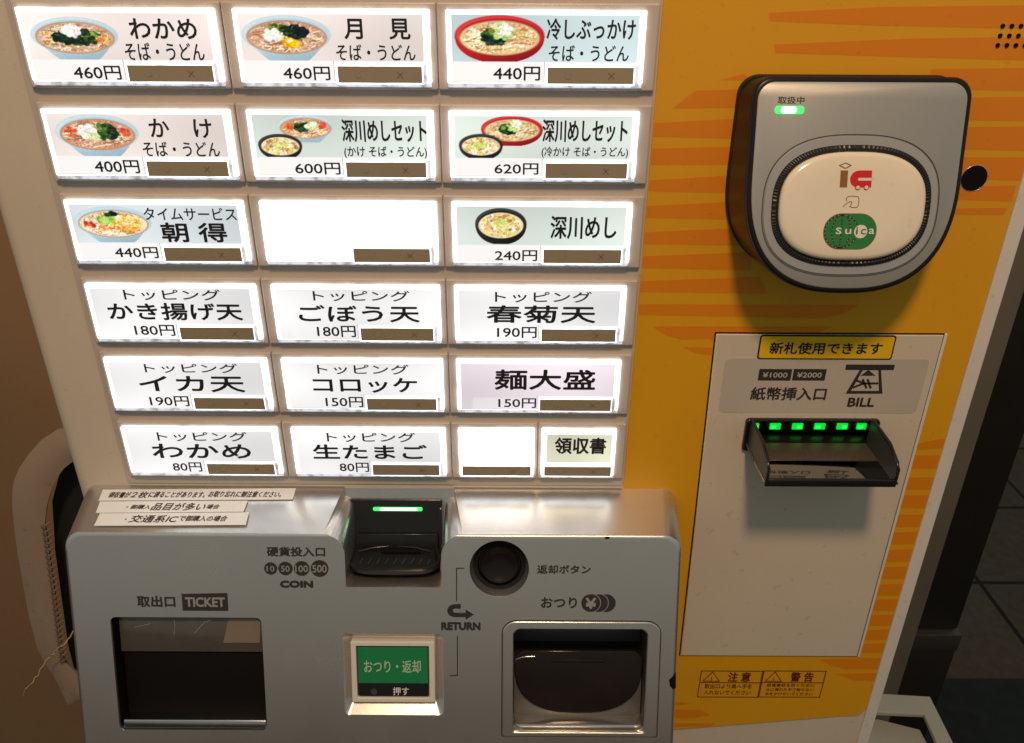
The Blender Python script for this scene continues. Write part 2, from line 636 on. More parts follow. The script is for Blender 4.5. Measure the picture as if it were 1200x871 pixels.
ybot = [PANEL.at(700, 862), PANEL.at(800, 853), PANEL.at(900, 845), PANEL.at(985, 838)]
yo = [(Y0, ybot[0][1])] + ybot[1:] + [(0.3265, 0.8155), (0.3305, 0.8195), (Y1, 0.8260), (Y1, 1.60), (Y0, 1.60)]
stripes = [
    [(843, 94), (872, 86), (880, 94)], [(788, 127), (815, 106), (880, 104), (880, 126)],
    [(765, 144), (880, 138), (880, 163), (762, 160)], [(762, 174), (880, 171), (880, 193), (760, 193)],
    [(750, 211), (880, 204), (880, 227), (750, 224)], [(750, 241), (880, 235), (880, 258), (750, 255)],
    [(750, 272), (880, 266), (880, 288), (748, 286)], [(740, 300), (880, 295), (880, 317), (740, 314)],
    [(740, 329), (890, 324), (900, 344), (740, 342)], [(740, 356), (1007, 357), (985, 369), (960, 373), (740, 369)],
    [(764, 382), (976, 382), (955, 392), (800, 398), (780, 393)], [(800, 406), (834, 407), (834, 416), (815, 414)],
    [(900, 15), (1033, 8), (1215, 6), (1215, 34), (1030, 30), (902, 25)], [(907, 52), (1067, 45), (1210, 43), (1210, 71), (1067, 67), (908, 62)],
    [(1090, 81), (1210, 79), (1210, 107), (1090, 104)], [(1090, 115), (1210, 113), (1210, 142), (1090, 140)],
    [(1090, 149), (1210, 148), (1210, 177), (1090, 174)], [(1090, 184), (1210, 184), (1210, 212), (1090, 208)],
    [(1090, 219), (1190, 217), (1185, 236), (1090, 233)], [(1090, 245), (1180, 243), (1175, 252), (1100, 251)],
    [(1076, 519), (1100, 514), (1120, 514), (1110, 525), (1070, 527)], [(1060, 533), (1110, 533), (1110, 549), (1060, 549)],
    [(960, 772), (1050, 770), (1050, 784), (990, 784), (972, 779)], [(978, 789), (1050, 788), (1050, 798), (1000, 797)],
    [(1020, 804), (1050, 803), (1050, 812), (1024, 808)],
    [(700, 817), (812, 823), (796, 826), (700, 827)], [(700, 830), (822, 831), (833, 838), (810, 841), (700, 842)], [(700, 846), (838, 847), (832, 851), (700, 853)],
]
for k, (b0, b1) in enumerate([(560, 573.5), (581, 595), (603.5, 617), (624, 637.5), (644.6, 658), (665, 678), (685, 697.5), (703, 715.5), (721, 733), (738.5, 749.5), (754.6, 764.5)]):
    stripes.append([(985, b0), (1150, b0 - 1), (1150, b1 + 0.6), (985, b1)])
st = sheet([[yp(s)] for s in stripes], 0.00136)
nh = rrect(*NOTE, 0)
base = plate(yo, 0.0, 0.0014, 0.0002, [nh])
yel = link('yellow_panel', join([base, (st, 1)]), PANEL, machine, ['yellow', 'orange'])
rim = plate(rrect(0.3332, 0.0, 0.3438, 1.74, 0.001), -0.002, 0.0024, 0.001)
link('edge_trim', rim, PANEL, machine, ['white'], 40)

# round key hole and the speaker holes, upper right
kx, kz = PANEL.at(1140, 208.5)
key = link('lock_hole', plate(circle(kx, kz, 0.0087, 48), 0.0004, 0.0018, 0.0002, [circle(kx, kz, 0.0083, 48)]), PANEL, machine, ['steel'], 40)
link('keyway', plate(circle(kx, kz, 0.0084, 40), 0.0003, 0.0017, 0), PANEL, key, ['void'])
gx, gz = PANEL.at(800 + 1120 / 3, 91 / 3)
hol = [plate(circle(gx + 0.0055 * i, gz - 0.0054 * j, 0.0013, 16), 0.0012, 0.0021) for i in range(6) for j in range(3)]
link('speaker_grille', join(hol), PANEL, machine, ['void'])

# ---------------------------------------------------------------- the lit selection buttons
COLS = [(-0.2962, -0.1780), (-0.1675, -0.0503), (-0.0405, 0.0792)]
SEP = [(-0.2995, -0.1751), (-0.1745, -0.0466), (-0.0460, 0.0870)]
TOPS = [1.4211, 1.3630, 1.3052, 1.2464, 1.1894, 1.1310]
LH = 0.0442
LW = 0.0075                               # how far a lens stands out of the panel
LENS = Frame((0, -LW, 0), (1, 0, 0), (0, 0, 1))

link('button_base', plate(rrect(-0.3045, 1.0760, 0.0880, 1.60, 0.002), 0.0, 0.0012, 0.0004), PANEL, machine, ['beige'], 40)


def ell(X, Z, cx, cz, rx, rz):
    return ((X - cx) / rx) ** 2 + ((Z - cz) / rz) ** 2


class Art:
    """prints the little pictures of the menu cards, colour by colour, on a fine mesh"""
    def __init__(s, x0, z0, x1, z1, nx, nz, bg, seed):
        s.b = (x0, z0, x1, z1)
        s.nx, s.nz = nx, nz
        xs = np.linspace(x0, x1, nx)
        zs = np.linspace(z0, z1, nz)
        s.X, s.Z = np.meshgrid(xs, zs)
        s.C = np.ones((nz, nx, 3)) * np.array(bg)
        s.rng = np.random.default_rng(seed)
        s.soft = (x1 - x0) / nx * 1.1

    def put(s, mask, col):
        m = np.clip(mask, 0, 1)[..., None]
        s.C = s.C * (1 - m) + np.array(col) * m

    def disc(s, cx, cz, rx, rz, col, a=1.0):
        e = np.sqrt(ell(s.X, s.Z, cx, cz, rx, rz))
        s.put(a * np.clip((1 - e) * rz / s.soft + 0.5, 0, 1), col)

    def stroke(s, pts, wd, col, clip=None, a=1.0):
        d = np.full(s.X.shape, 9.0)
        for (ax, az), (bx, bz) in zip(pts[:-1], pts[1:]):
            vx, vz = bx - ax, bz - az
            L = vx * vx + vz * vz + 1e-12
            t = np.clip(((s.X - ax) * vx + (s.Z - az) * vz) / L, 0, 1)
            d = np.minimum(d, np.hypot(s.X - ax - t * vx, s.Z - az - t * vz))
        m = np.clip((wd - d) / s.soft + 0.5, 0, 1) * a
        if clip is not None:
            m = m * clip
        s.put(m, col)

    def heap(s, cx, cz, rx, rz, cols, n, size, jit=0.04):
        r = s.rng
        for _ in range(n):
            t = r.uniform(0, 6.283)
            q = math.sqrt(r.uniform(0, 1)) * 0.9
            c = np.array(cols[r.integers(len(cols))]) + r.normal(0, jit, 3)
            k = size * r.uniform(0.5, 1.3)
            s.disc(cx + rx * q * math.cos(t), cz + rz * q * math.sin(t), k, k * r.uniform(0.4, 0.9), np.clip(c, 0, 1))

    def grain(s, mask, amt):
        n = s.rng.normal(0, 1, s.X.shape)
        n2 = (n + np.roll(n, 1, 0) + np.roll(n, 1, 1) + np.roll(n, -1, 0) + np.roll(n, -1, 1)) / 2.2
        s.C *= (1 + amt * n2 * mask)[..., None]

    def bowl(s, box, kind):
        x0, z0, x1, z1 = box
        r = s.rng
        cx, rx = (x0 + x1) / 2, (x1 - x0) / 2
        h = z1 - z0
        rz = h / 2.32
        cz = z1 - rz
        tone = dict(blue=((.70, .82, .87), (.80, .88, .91), (.58, .70, .76)), red=((.72, .10, .13), (.86, .22, .24), (.50, .04, .07)), black=((.13, .14, .15), (.24, .25, .26), (.07, .07, .08)))[kind[0]]
        X, Z = s.X, s.Z
        tt = np.clip((cz - Z) / (cz - z0), 0, 1)
        hw = rx * (.44 + .56 * (1 - tt) ** .85) if kind[0] == 'blue' else rx * np.sqrt(np.clip(1 - (tt * .955) ** 2.3, 0, 1))
        m = np.clip((hw - abs(X - cx)) / s.soft + .5, 0, 1) * (Z < cz) * np.clip((Z - z0) / s.soft + .5, 0, 1)
        m0 = np.clip(m + (ell(X, Z, cx, cz, rx, rz) < 1), 0, 1)
        s.put(m, tone[0])
        s.put(m * np.clip((X - cx) / rx * .5 + tt * .9 - .15, 0, 1), tone[2])
        s.disc(cx, cz, rx, rz, tone[0])
        s.disc(cx - .02 * rx, cz + .03 * rz, rx * .955, rz * .93, tone[1])
        s.disc(cx + .03 * rx, cz - .02 * rz, rx * .93, rz * .88, tone[0])
        fx, fz, fr, fs = cx, cz - .12 * rz, rx * .88, rz * .83
        rice = kind[0] == 'black'
        s.disc(fx, fz, fr * 1.03, fs * 1.05, tone[2] if rice else (.66, .50, .38))
        s.disc(fx, fz, fr, fs, (.93, .86, .68) if rice else kind[2])
        clip = np.clip((1 - np.sqrt(ell(X, Z, fx, fz, fr, fs))) * 8, 0, 1)
        if rice:
            s.heap(fx, fz, fr * .95, fs * .95, [(.95, .90, .74), (.88, .74, .50), (.98, .96, .88), (.72, .55, .32), (.90, .80, .45)], 130, rx * .085)
            s.grain(clip, .10)
            s.heap(fx, fz + .1 * rz, fr * .35, fs * .40, [(.80, .86, .45), (.88, .92, .62), (.66, .76, .32)], 26, rx * .07)
            return
        for _ in range(130):
            t = r.uniform(0, 6.283)
            q = math.sqrt(r.uniform(.05, 1))
            px, pz = fx + fr * q * math.cos(t), fz + fs * q * math.sin(t)
            ang = r.uniform(0, 6.283)
            pts = [(px, pz)]
            cv = r.normal(0, .5)
            for _k in range(5):
                px += fr * .11 * math.cos(ang)
                pz += fs * .11 * math.sin(ang)
                ang += cv
                pts.append((px, pz))
            c = kind[3][r.integers(len(kind[3]))]
            s.stroke(pts, rx * .012, np.clip(np.array(c) + r.normal(0, .03, 3), 0, 1), clip)
        # bowl wall's shadow painted over the noodles towards the far rim
        s.put(clip * np.clip((Z - fz) / fs - .35, 0, 1) * .45, (.55, .30, .18))
        for (kx_, kz_, ax, az, cols, n, sz) in kind[4]:
            s.heap(cx + kx_ * rx, cz + kz_ * rz, ax * rx, az * rz, cols, n, sz * rx)
        s.grain(clip, .075)
        s.grain(m0, .012)

    def mesh(s, hole=None):
        nx, nz = s.nx, s.nz
        me = bpy.data.meshes.new('card')
        V = np.stack([s.X.ravel(), s.Z.ravel(), np.zeros(nx * nz)], 1)
        idx = np.arange(nx * nz).reshape(nz, nx)
        q = np.stack([idx[:-1, :-1], idx[:-1, 1:], idx[1:, 1:], idx[1:, :-1]], -1)
        if hole:
            xc = (s.X[:-1, :-1] + s.X[1:, 1:]) / 2
            zc = (s.Z[:-1, :-1] + s.Z[1:, 1:]) / 2
            keep = ~((xc > hole[0]) & (zc < hole[1]))
            q = q[keep]
        q = q.reshape(-1, 4)
        me.from_pydata(V.tolist(), [], q.tolist())
        at = me.color_attributes.new('print', 'FLOAT_COLOR', 'POINT')
        c = np.clip(s.C, 0, 1).reshape(-1, 3)
        lin = np.where(c <= .04045, c / 12.92, ((c + .055) / 1.055) ** 2.4)
        at.data.foreach_set('color', np.concatenate([lin, np.ones((len(lin), 1))], 1).ravel())
        return me


SOBA = [(.95, .88, .78), (.86, .72, .58), (.66, .45, .30), (.97, .93, .86), (.77, .58, .44), (.55, .34, .22)]
UDON = [(.98, .93, .80), (.93, .82, .60), (.80, .60, .36), (.99, .97, .90), (.66, .46, .26)]
GREENS = [(.05, .13, .08), (.10, .22, .12), (.04, .09, .07), (.18, .34, .16)]
HERB = [(.30, .48, .16), (.18, .34, .12), (.52, .66, .28)]
PALE = [(.95, .96, .93), (.88, .92, .88), (.99, .99, .97)]
CHIVE = [(.80, .88, .62), (.68, .80, .42), (.92, .95, .84)]
SEAW = [(.05, .11, .12), (.08, .17, .16), (.03, .07, .08)]
CRUMB = [(.98, .90, .58), (.94, .80, .40), (.99, .95, .76), (.88, .66, .28)]
ORNG = [(.96, .70, .30), (.90, .50, .18), (.97, .80, .45)]
KIND = dict(
    wakame=('blue', 0, (.80, .66, .52), SOBA, [(.02, -.08, .60, .42, GREENS, 170, .065), (.34, -.04, .28, .26, HERB, 26, .05), (.0, .0, .60, .4, GREENS, 40, .045), (-.06, .26, .22, .36, PALE, 80, .055), (.64, -.22, .18, .24, ORNG, 22, .04), (-.62, -.1, .16, .3, ORNG, 10, .035)]),
    tsukimi=('blue', 0, (.80, .62, .50), SOBA, [(.22, .16, .27, .36, SEAW, 80, .06), (-.18, .34, .20, .20, HERB, 30, .05), (.05, .30, .2, .2, GREENS, 26, .05), (-.30, .0, .22, .30, PALE, 70, .055), (.10, -.36, .17, .13, [(.98, .72, .12), (.97, .64, .06)], 30, .09), (.06, -.30, .05, .03, [(1, .93, .62)], 4, .04)]),
    kake=('blue', 0, (.82, .58, .44), SOBA, [(.24, .02, .28, .46, GREENS, 100, .06), (.05, .25, .25, .2, HERB, 26, .05), (-.22, .06, .24, .38, PALE, 70, .06), (-.10, -.20, .16, .16, CHIVE, 24, .05), (-.62, .02, .14, .28, [(.84, .26, .16), (.90, .42, .26)], 14, .05), (.66, .05, .12, .25, [(.86, .30, .18)], 10, .05)]),
    morning=('blue', 0, (.95, .88, .76), UDON, [(.28, -.02, .48, .48, CRUMB, 240, .05), (.36, -.40, .38, .20, ORNG, 60, .045), (-.18, .18, .22, .26, [(.62, .78, .30), (.76, .88, .50), (.44, .64, .20)], 44, .08), (-.02, .50, .16, .10, SEAW, 14, .07), (-.62, -.22, .16, .20, [(.78, .22, .14), (.88, .40, .26)], 14, .055), (-.22, -.45, .18, .12, ORNG, 14, .05)]),
    cold=('red', 0, (.86, .76, .56), UDON, [(-.12, -.04, .30, .44, GREENS, 110, .055), (-.05, -.2, .2, .2, SEAW, 20, .05), (.08, .24, .26, .46, CHIVE, 80, .055), (.14, .34, .14, .24, PALE, 18, .06), (-.22, .14, .1, .16, HERB, 10, .06)]),
    kakeset=('blue', 0, (.84, .62, .46), UDON, [(-.12, .0, .26, .40, GREENS, 40, .09), (.24, .12, .20, .30, CHIVE, 24, .09), (-.55, .1, .12, .3, [(.85, .32, .18)], 10, .07), (.60, .1, .12, .3, [(.85, .32, .18)], 10, .07)]),
    rice=('black',),
)
PINK, AQUA, MINT, ICE, GREY, LILAC, SAGE = (.93, .895, .885), (.80, .88, .90), (.835, .885, .865), (.86, .90, .925), (.935, .945, .955), (.92, .885, .925), (.86, .865, .775)

# column, row, picture background, lines of lettering (text, pixel box, weight), price (text, box), pictures, label
BT = [
    (0, 0, PINK, [('わかめ', (151.5, 21.5, 230.5, 46), .008), ('そば・うどん', (146.5, 50, 239.5, 71), .0)], ('460円', (86.5, 77, 142, 93.5)), [('wakame', (37, 20, 139, 70))], 'lit button with a bowl of seaweed noodles for 460 yen'),
    (1, 0, PINK, [('月　見', (403, 21.6, 481, 46.4), .008), ('そば・うどん', (394, 52, 487, 71), .0)], ('460円', (332, 78, 387, 94)), [('tsukimi', (284, 18, 388, 71))], 'lit button with a noodle bowl topped by an egg yolk'),
    (2, 0, AQUA, [('冷しぶっかけ', (640.5, 21.7, 745, 47), .004), ('そば・うどん', (643, 53, 737, 72), .0)], ('440円', (578, 78, 633, 94.5)), [('cold', (533, 18, 638, 73))], 'lit button with one large red bowl of cold noodles'),
    (0, 1, PINK, [('か　け', (175, 139, 248.5, 161.8), .004), ('そば・うどん', (167.5, 166, 257.5, 183.5), .0)], ('400円', (111, 187.5, 163.5, 203)), [('kake', (66, 134, 163, 183))], 'lit button with a plain noodle bowl for 400 yen'),
    (1, 1, MINT, [('深川めしセット', (400.5, 140, 500, 166.8), .004), ('(かけ そば・うどん)', (403.5, 171.5, 500.5, 186), .0)], ('600円', (346, 190.5, 399, 204.5)), [('kakeset', (325, 135, 391, 167)), ('rice', (303, 157, 354, 187))], 'lit button with a pale noodle bowl and a small black rice bowl'),
    (2, 1, MINT, [('深川めしセット', (635.6, 140, 735.6, 167), .004), ('(冷かけ そば・うどん)', (634.6, 172, 736, 185.5), .0)], ('620円', (579.4, 191.2, 631, 204.6)), [('cold', (564, 136, 636, 171)), ('rice', (538, 157, 589, 187))], 'lit button with a red noodle bowl and a small black rice bowl'),
    (0, 2, ICE, [('タイムサービス', (168.5, 243.3, 277, 258.2), .0), ('朝 得', (189, 260.8, 266, 284), .010)], ('440円', (134.8, 289.3, 185.5, 302.5)), [('morning', (88, 242, 178, 284))], 'lit button with a noodle bowl under yellow tempura crumbs'),
    (1, 2, None, [], None, [], 'blank glowing white button of full width'),
    (2, 2, MINT, [('深川めし', (645, 253, 722.7, 280.3), .004)], ('240円', (580, 293, 629.5, 306)), [('rice', (557, 244, 617, 286))], 'lit button with a single black rice bowl'),
    (0, 3, GREY, [('トッピング', (145, 339, 258.5, 351.8), .0), ('かき揚げ天', (126.7, 354.8, 284, 375.2), .010)], ('180円', (158, 380.5, 205, 393.5)), [], None),
    (1, 3, GREY, [('トッピング', (366.7, 340.5, 480, 353), .0), ('ごぼう天', (350, 357.5, 491.7, 377.6), .010)], ('180円', (371.7, 381.7, 417, 395)), [], None),
    (2, 3, GREY, [('トッピング', (580, 341.5, 693.3, 354.5), .0), ('春菊天', (570, 357.8, 698.3, 378.5), .010)], ('190円', (582.5, 383, 629, 396)), [], None),
    (0, 4, GREY, [('トッピング', (169.3, 426, 278.5, 437), .0), ('イカ天', (163, 440.5, 286.7, 459.5), .010)], ('190円', (175.7, 464, 221.7, 476)), [], None),
    (1, 4, GREY, [('トッピング', (371.7, 427, 479, 438.6), .0), ('コロッケ', (366.7, 442.5, 489, 460.2), .010)], ('150円', (381.7, 465, 425.7, 477)), [], None),
    (2, 4, LILAC, [('麺大盛', (579.3, 433, 697.8, 457), .010)], ('150円', (584, 466.5, 628.3, 478)), [], None),
    (0, 5, GREY, [('トッピング', (184.3, 506, 289.5, 517), .0), ('わかめ', (178.3, 520, 294, 537), .012)], ('80円', (202.7, 541.6, 236.7, 552.5)), [], None),
    (1, 5, GREY, [('トッピング', (383, 506.7, 486.7, 518), .0), ('生たまご', (366.7, 520.8, 500.5, 537.8), .012)], ('80円', (398, 542, 432.5, 553)), [], None),
]


def make_button(xl, xr, hx0, hx1, top, bg, lines, price, pics, label, seed, small=False):
    bot = top - LH
    W = xr - xl
    hb = plate(rrect(hx0, bot - 0.0018, hx1, top + 0.0036, 0.0012), 0.0005, 0.0046, 0.0009)
    b = link('button', hb, PANEL, machine, ['beige'], 40)
    if label:
        b['label'] = label
    lens = plate(rrect(xl, bot + 0.0026, xr, top, 0.0008), 0.0030, LW - 0.0004, 0.0006)
    lower = plate(rrect(xl + 0.0002, bot, xr - 0.0002, bot + 0.0029, 0.0005), 0.0030, LW - 0.0009, 0.0006)
    link('lens', join([lens, (lower, 1)]), PANEL, b, ['acrylic', 'acrylicdim'], 40)
    # printed card behind the lens face
    f = lambda fx, fz: (xl + fx * W, top - fz * LH)
    if bg is not None:
        x0, zt = f(.026, .06)
        if small:
            x0, zt = f(.07, .09)
            x1, zb = f(.945, .665)
        else:
            x1, zb = f(.965, .920)
        rich = bool(pics)
        nx, nz = (270, 90) if rich else (48, 22)
        art = Art(x0, zb, x1, zt, nx, nz, bg, seed)
        hx, hz = f(.499, .680)
        # uneven backlight painted into the colours of each card
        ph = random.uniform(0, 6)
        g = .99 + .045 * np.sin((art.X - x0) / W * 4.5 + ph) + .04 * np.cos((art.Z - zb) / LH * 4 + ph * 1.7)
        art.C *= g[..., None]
        wl_ = (art.Z < f(0, .652)[1])
        if not small:
            if rich:
                art.put(wl_ * 1.0, (.965, .97, .975))
            else:
                art.put(((art.Z < f(0, .675)[1]) & (art.X > f(.1, 0)[0])) * .35, (.97, .97, .98))
        for kind, bx in pics:
            bb = LENS.box(*bx)
            art.bowl(bb, KIND[kind])
            if kind in ('cold', 'kakeset') and len(pics) == 2:
                pass
        if not small and rich:
            art.put((art.Z < f(0, .652)[1]) * 1.0, (.95, .955, .96))
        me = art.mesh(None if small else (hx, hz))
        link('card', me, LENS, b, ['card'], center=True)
        if not small:      # thin cut edge of the price slip
            p0, p1 = f(.028, .655)
            q0, q1 = f(.495, .917)
            link('price_slip_edge', sheet([[q] for q in line([(q0, p1), (q0, q1), (p0, q1)], 0.00022)], 0.0001), LENS, b, ['mark2'])
    if lines:
        ms = [text(t, LENS.box(*bx), 0.0002, wgt * 1.3 + .014) for t, bx, wgt in lines]
        link('lettering', join(ms), LENS, b, ['ink'])
    if price:
        link('price_print', text(price[0], LENS.box(*price[1]), 0.0002, .018), LENS, b, ['ink'])
    # status window, lower right
    if small:
        sx0, sz1 = f(.045, .745)
        sx1, sz0 = f(.955, .935)
    else:
        sx0, sz1 = f(.512, .722)
        sx1, sz0 = f(.952, .938)
    fr = plate(rrect(sx0 - .0011, sz0 - .0009, sx1 + .0009, sz1 + .0011, .0004), -0.0006, 0.0004, 0.0003)
    sf = link('status_frame', fr, LENS, b, ['acrylic'], 40)
    sw = plate(rrect(sx0, sz0, sx1, sz1, .0002), 0.0, 0.0007, 0.0001)
    mid = (sz0 + sz1) / 2
    k = (sx1 - sx0)
    cm = sheet([[circle(sx0 + k * .24, mid, .0020, 20)]], 0.0008)
    xx = sx0 + k * .74
    cx = sheet([[p] for p in line([(xx - .0016, mid - .0016), (xx + .0016, mid + .0016)], .0005) + line([(xx - .0016, mid + .0016), (xx + .0016, mid - .0016)], .0005)], 0.0008)
    link('status_window', join([sw, (cm, 1), (cx, 2)]), LENS, b, ['strip', 'mark2', 'mark'])
    if not small:
        ex0 = sx1 + .0008
        link('lens_end', plate(rrect(ex0, sz0 - .0002, min(xr - .0006, ex0 + .0022), sz1 + .0016, .0003), -0.0005, 0.0010, 0.0003), LENS, b, ['acrylicdim'], 40)
    return b


for i, (c, r, bg, lines, price, pics, label) in enumerate(BT):
    hx0, hx1 = SEP[c]
    make_button(*COLS[c], hx0, hx1, TOPS[r], bg, lines, price, pics, label, 11 + i)
make_button(-0.0406, 0.0175, -0.0460, 0.0197, TOPS[5], None, [], None, [], 'small blank glowing button at the bottom', 60, True)
make_button(0.0228, 0.0796, 0.0203, 0.0870, TOPS[5], SAGE, [('領収書', (650, 512.5, 710.3, 532), .010)], None, [], 'small receipt button with a pale green card', 61, True)

# ---------------------------------------------------------------- silver console: coin slot, ticket tray, change cup
CL, CR = -0.3430, 0.1312
cb = -0.235


def console_ring(off, w):
    o = rrect(CL + off, cb, CR - off, 0.0 - off, 0, rs=(0.001, 0.001, 0.0135, 0.0135), n=8)
    return [FACE.M @ Vector((u, v, w)) for u, v in o]


back = []
for u, v in rrect(CL + .002, cb, CR + .0012, 0.0, 0, rs=(0.001, 0.001, 0.012, 0.012), n=8):
    back.append(Vector((u, 0.003, 1.0742 + v * 0.95)))
R3 = 0.0034
rings = [back, console_ring(0.0, -R3)]
for k in (1, 2, 3):
    a = math.radians(30 * k)
    rings.append(console_ring(R3 * (1 - math.cos(a)), -R3 * (1 - math.sin(a))))
body = ringloft([[tuple(p) for p in r] for r in rings], cap0=True, cap1=True)
bm = bmesh.new()
bm.from_mesh(body)
bmesh.ops.recalc_face_normals(bm, faces=bm.faces)
bm.to_mesh(body)
bm.free()


def cutter(front, backo, wf, wb):
    v = [tuple(FACE.M @ Vector((p[0], p[1], wf))) for p in front] + [tuple(FACE.M @ Vector((p[0], p[1], wb))) for p in backo]
    n = len(front)
    fs = [tuple(range(n)), tuple(reversed(range(n, 2 * n)))]
    for i in range(n):
        j = (i + 1) % n
        fs.append((i, i + n, j + n, j))
    return mesh_pd(v, fs)


TK = (-0.3120, -0.1668, -0.1942, -0.0698)
KN = (-0.0090, -0.0283, 0.0205)
GR = (-0.1290, -0.1500, -0.0545, -0.0848)
CU = (0.0020, -0.1625, 0.1072, -0.0772)
NT = (-0.1275, -0.0440, -0.0535)


def knob_pts(r):
    return circle(KN[0], KN[1], r, 48)


def notch_pts(flare, r, drop=0.0):
    x0, b0, x1 = NT
    pts = [(x0, b0 + drop), (x1, b0 + drop)]
    n = 8
    top = 0.012
    yb = -0.0012 - flare
    for i in range(n + 1):
        a = math.pi / 2 * i / n
        pts.append((x1 + flare * (1 - math.cos(a)), yb + flare * math.sin(a)))
    pts.append((x1 + flare + 1e-4, top))
    pts.append((x0 - flare - 1e-4, top))
    for i in range(n, -1, -1):
        a = math.pi / 2 * i / n
        pts.append((x0 - flare * (1 - math.cos(a)), yb + flare * math.sin(a)))
    return pts


cuts = [
    cutter(rrect(*TK, .0045), rrect(*TK, .0045), 0.01, -0.075),
    cutter(knob_pts(.0230), knob_pts(.0196), 0.0004, -0.0105),
    cutter(rrect(GR[0] - .0028, GR[1] - .0028, GR[2] + .0022, GR[3] + .0024, .004), rrect(-0.1264, -0.1440, -0.0590, -0.0884, .001), 0.0004, -0.0075),
    cutter(rrect(CU[0], CU[1] - .004, CU[2], CU[3], .008), rrect(CU[0], CU[1] - .004, CU[2], CU[3], .008), 0.01, -0.050),
    cutter(notch_pts(.0170, .004), [(p[0], p[1] + (0.016 if p[1] > -0.03 else 0.0)) for p in notch_pts(.0070, .004)], 0.0004, -0.0420),
]
shell = boolean(body, cuts, 0.0014, 3, 34)
console = link('console', shell, None, machine, ['silver'])
console['label'] = 'silver coin console sloping out below the buttons'


# ticket outlet: dark box behind the opening, a glossy flap, a bright lip
def open_box(x0, y0, x1, y1, w0, w1, r, mats_name, name, parent):
    o = rrect(x0, y0, x1, y1, r)
    me = ringloft([z3(o, w0), z3(o, w1)], cap0=False, cap1=True)
    return link(name, me, FACE, parent, [mats_name], 40)


tray = open_box(TK[0] + .0003, TK[1] + .0003, TK[2] - .0003, TK[3] - .0003, -0.0022, -0.072, .0042, 'void', 'ticket_outlet', console)
x0, y0, x1, y1 = TK
link('outlet_flap', boxm(x0 + .003, y1 - .0330, -0.0085, x1 - .001, y1 - .001, -0.0072, .0004), FACE, console, ['smoke'], 40)
link('outlet_lower_flap', boxm(x0 + .003, y0 + .006, -0.012, x1 - .001, y1 - .0328, -0.0105, .0004), FACE, console, ['void'], 40)
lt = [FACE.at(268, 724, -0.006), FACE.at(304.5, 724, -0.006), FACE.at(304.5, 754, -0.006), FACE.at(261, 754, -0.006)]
link('flap_reflection', plate(list(reversed(lt)), -0.0072, -0.0066, 0.0002), FACE, console, ['reflecttan'], 40)  # tan plate added as a painted pale reflection on the outlet flap
link('outlet_lip', boxm(x0 + .0030, y0 + .0012, -0.018, x1 - .0006, y0 + .0085, -0.0004, .0012, 3), FACE, console, ['steel'], 40)

for pts in ([(204, 727), (205, 733), (204, 744)], [(158, 735), (176, 731)], [(228, 742), (240, 729), (247, 727)]):
    q = [FACE.at(*p, -.0071) for p in pts]
    link('flap_scratch', sheet([[p] for p in line(q, .0004)], -.00715), FACE, console, ['silver'])

# change cup
cfo = rrect(-0.0065, -0.1700, 0.1172, -0.0712, 0, rs=(.002, .002, .011, .011), n=8)
cfi = rrect(0.0024, -0.1660, 0.1066, -0.0776, 0, rs=(.001, .001, .0055, .0055), n=8)
grv = plate(rrect(-0.0070, -0.1706, 0.1177, -0.0707, 0, rs=(.002, .002, .0115, .0115), n=8), -0.0010, 0.0004, 0, [cfi])
frm = plate(cfo, -0.002, 0.0016, 0.0009, [cfi])
cfr = link('cup_frame', join([frm, (grv, 1)]), FACE, console, ['silver', 'void'], 40)
open_box(CU[0] + .0004, CU[1] - .003, CU[2] - .0004, CU[3] - .0004, -0.0024, -0.048, .0076, 'darkgrey', 'change_cup', console)
bw0, bw1 = CU[0] + .0012, CU[2] - .0012
fl_ = [(bw0, -0.1080)]
for i in range(25):
    a = math.pi + math.pi * i / 24
    fl_.append(((bw0 + bw1) / 2 + (bw1 - bw0) / 2 * math.copysign(abs(math.cos(a)) ** .75, math.cos(a)), -0.1180 - .0405 * abs(math.sin(a)) ** .85))
fl_ += [(bw1, -0.1080), (bw1 - .006, -0.1035), (bw0 + .006, -0.1035)]
flap = plate(fl_, -0.0150, -0.0125, 0.0008)
link('cup_flap', flap, FACE, console, ['browncup'], 40)
arcs = [FACE.at(x, y, -.0115) for x, y in ((603, 776), (605, 773), (610, 771), (618, 770), (627, 770))]
link('flap_highlight', tube([(p[0], p[1], -.0120) for p in arcs], .0006), FACE, console, ['steel'], 60)  # thin steel arc added to stand in for a highlight on the flap
link('flap_rib', boxm(0.0330, -0.1130, -0.0128, 0.0760, -0.1105, -0.0116, .0005), FACE, console, ['browncup'], 40)
link('cup_back', boxm(bw0, -0.1035, -0.030, bw1, -0.0780, -0.028, .0003), FACE, console, ['darkgrey'], 40)
link('cup_floor', boxm(bw0 - .0002, -0.1640, -0.0185, bw1 + .0002, -0.1100, -0.0160, .0004), FACE, console, ['dullsilver'], 40)
link('cup_lip', boxm(bw0, -0.1665, -0.0185, bw1, -0.1625, -0.0035, .0008), FACE, console, ['silver'], 40)

# round return knob
kr = [z3(knob_pts(.0200), -0.0110), z3(knob_pts(.0200), -0.0072), z3(knob_pts(.0192), -0.0064), z3(knob_pts(.0172), -0.0070), z3(knob_pts(.0160), -0.0100), z3(knob_pts(.0152), -0.0100), z3(knob_pts(.0148), -0.0056), z3(knob_pts(.0138), -0.0046), z3(knob_pts(.0120), -0.0050), z3(knob_pts(.0105), -0.0062), z3(knob_pts(.004), -0.0066)]
link('return_knob', ringloft(kr), FACE, console, ['readerblack'], 40)

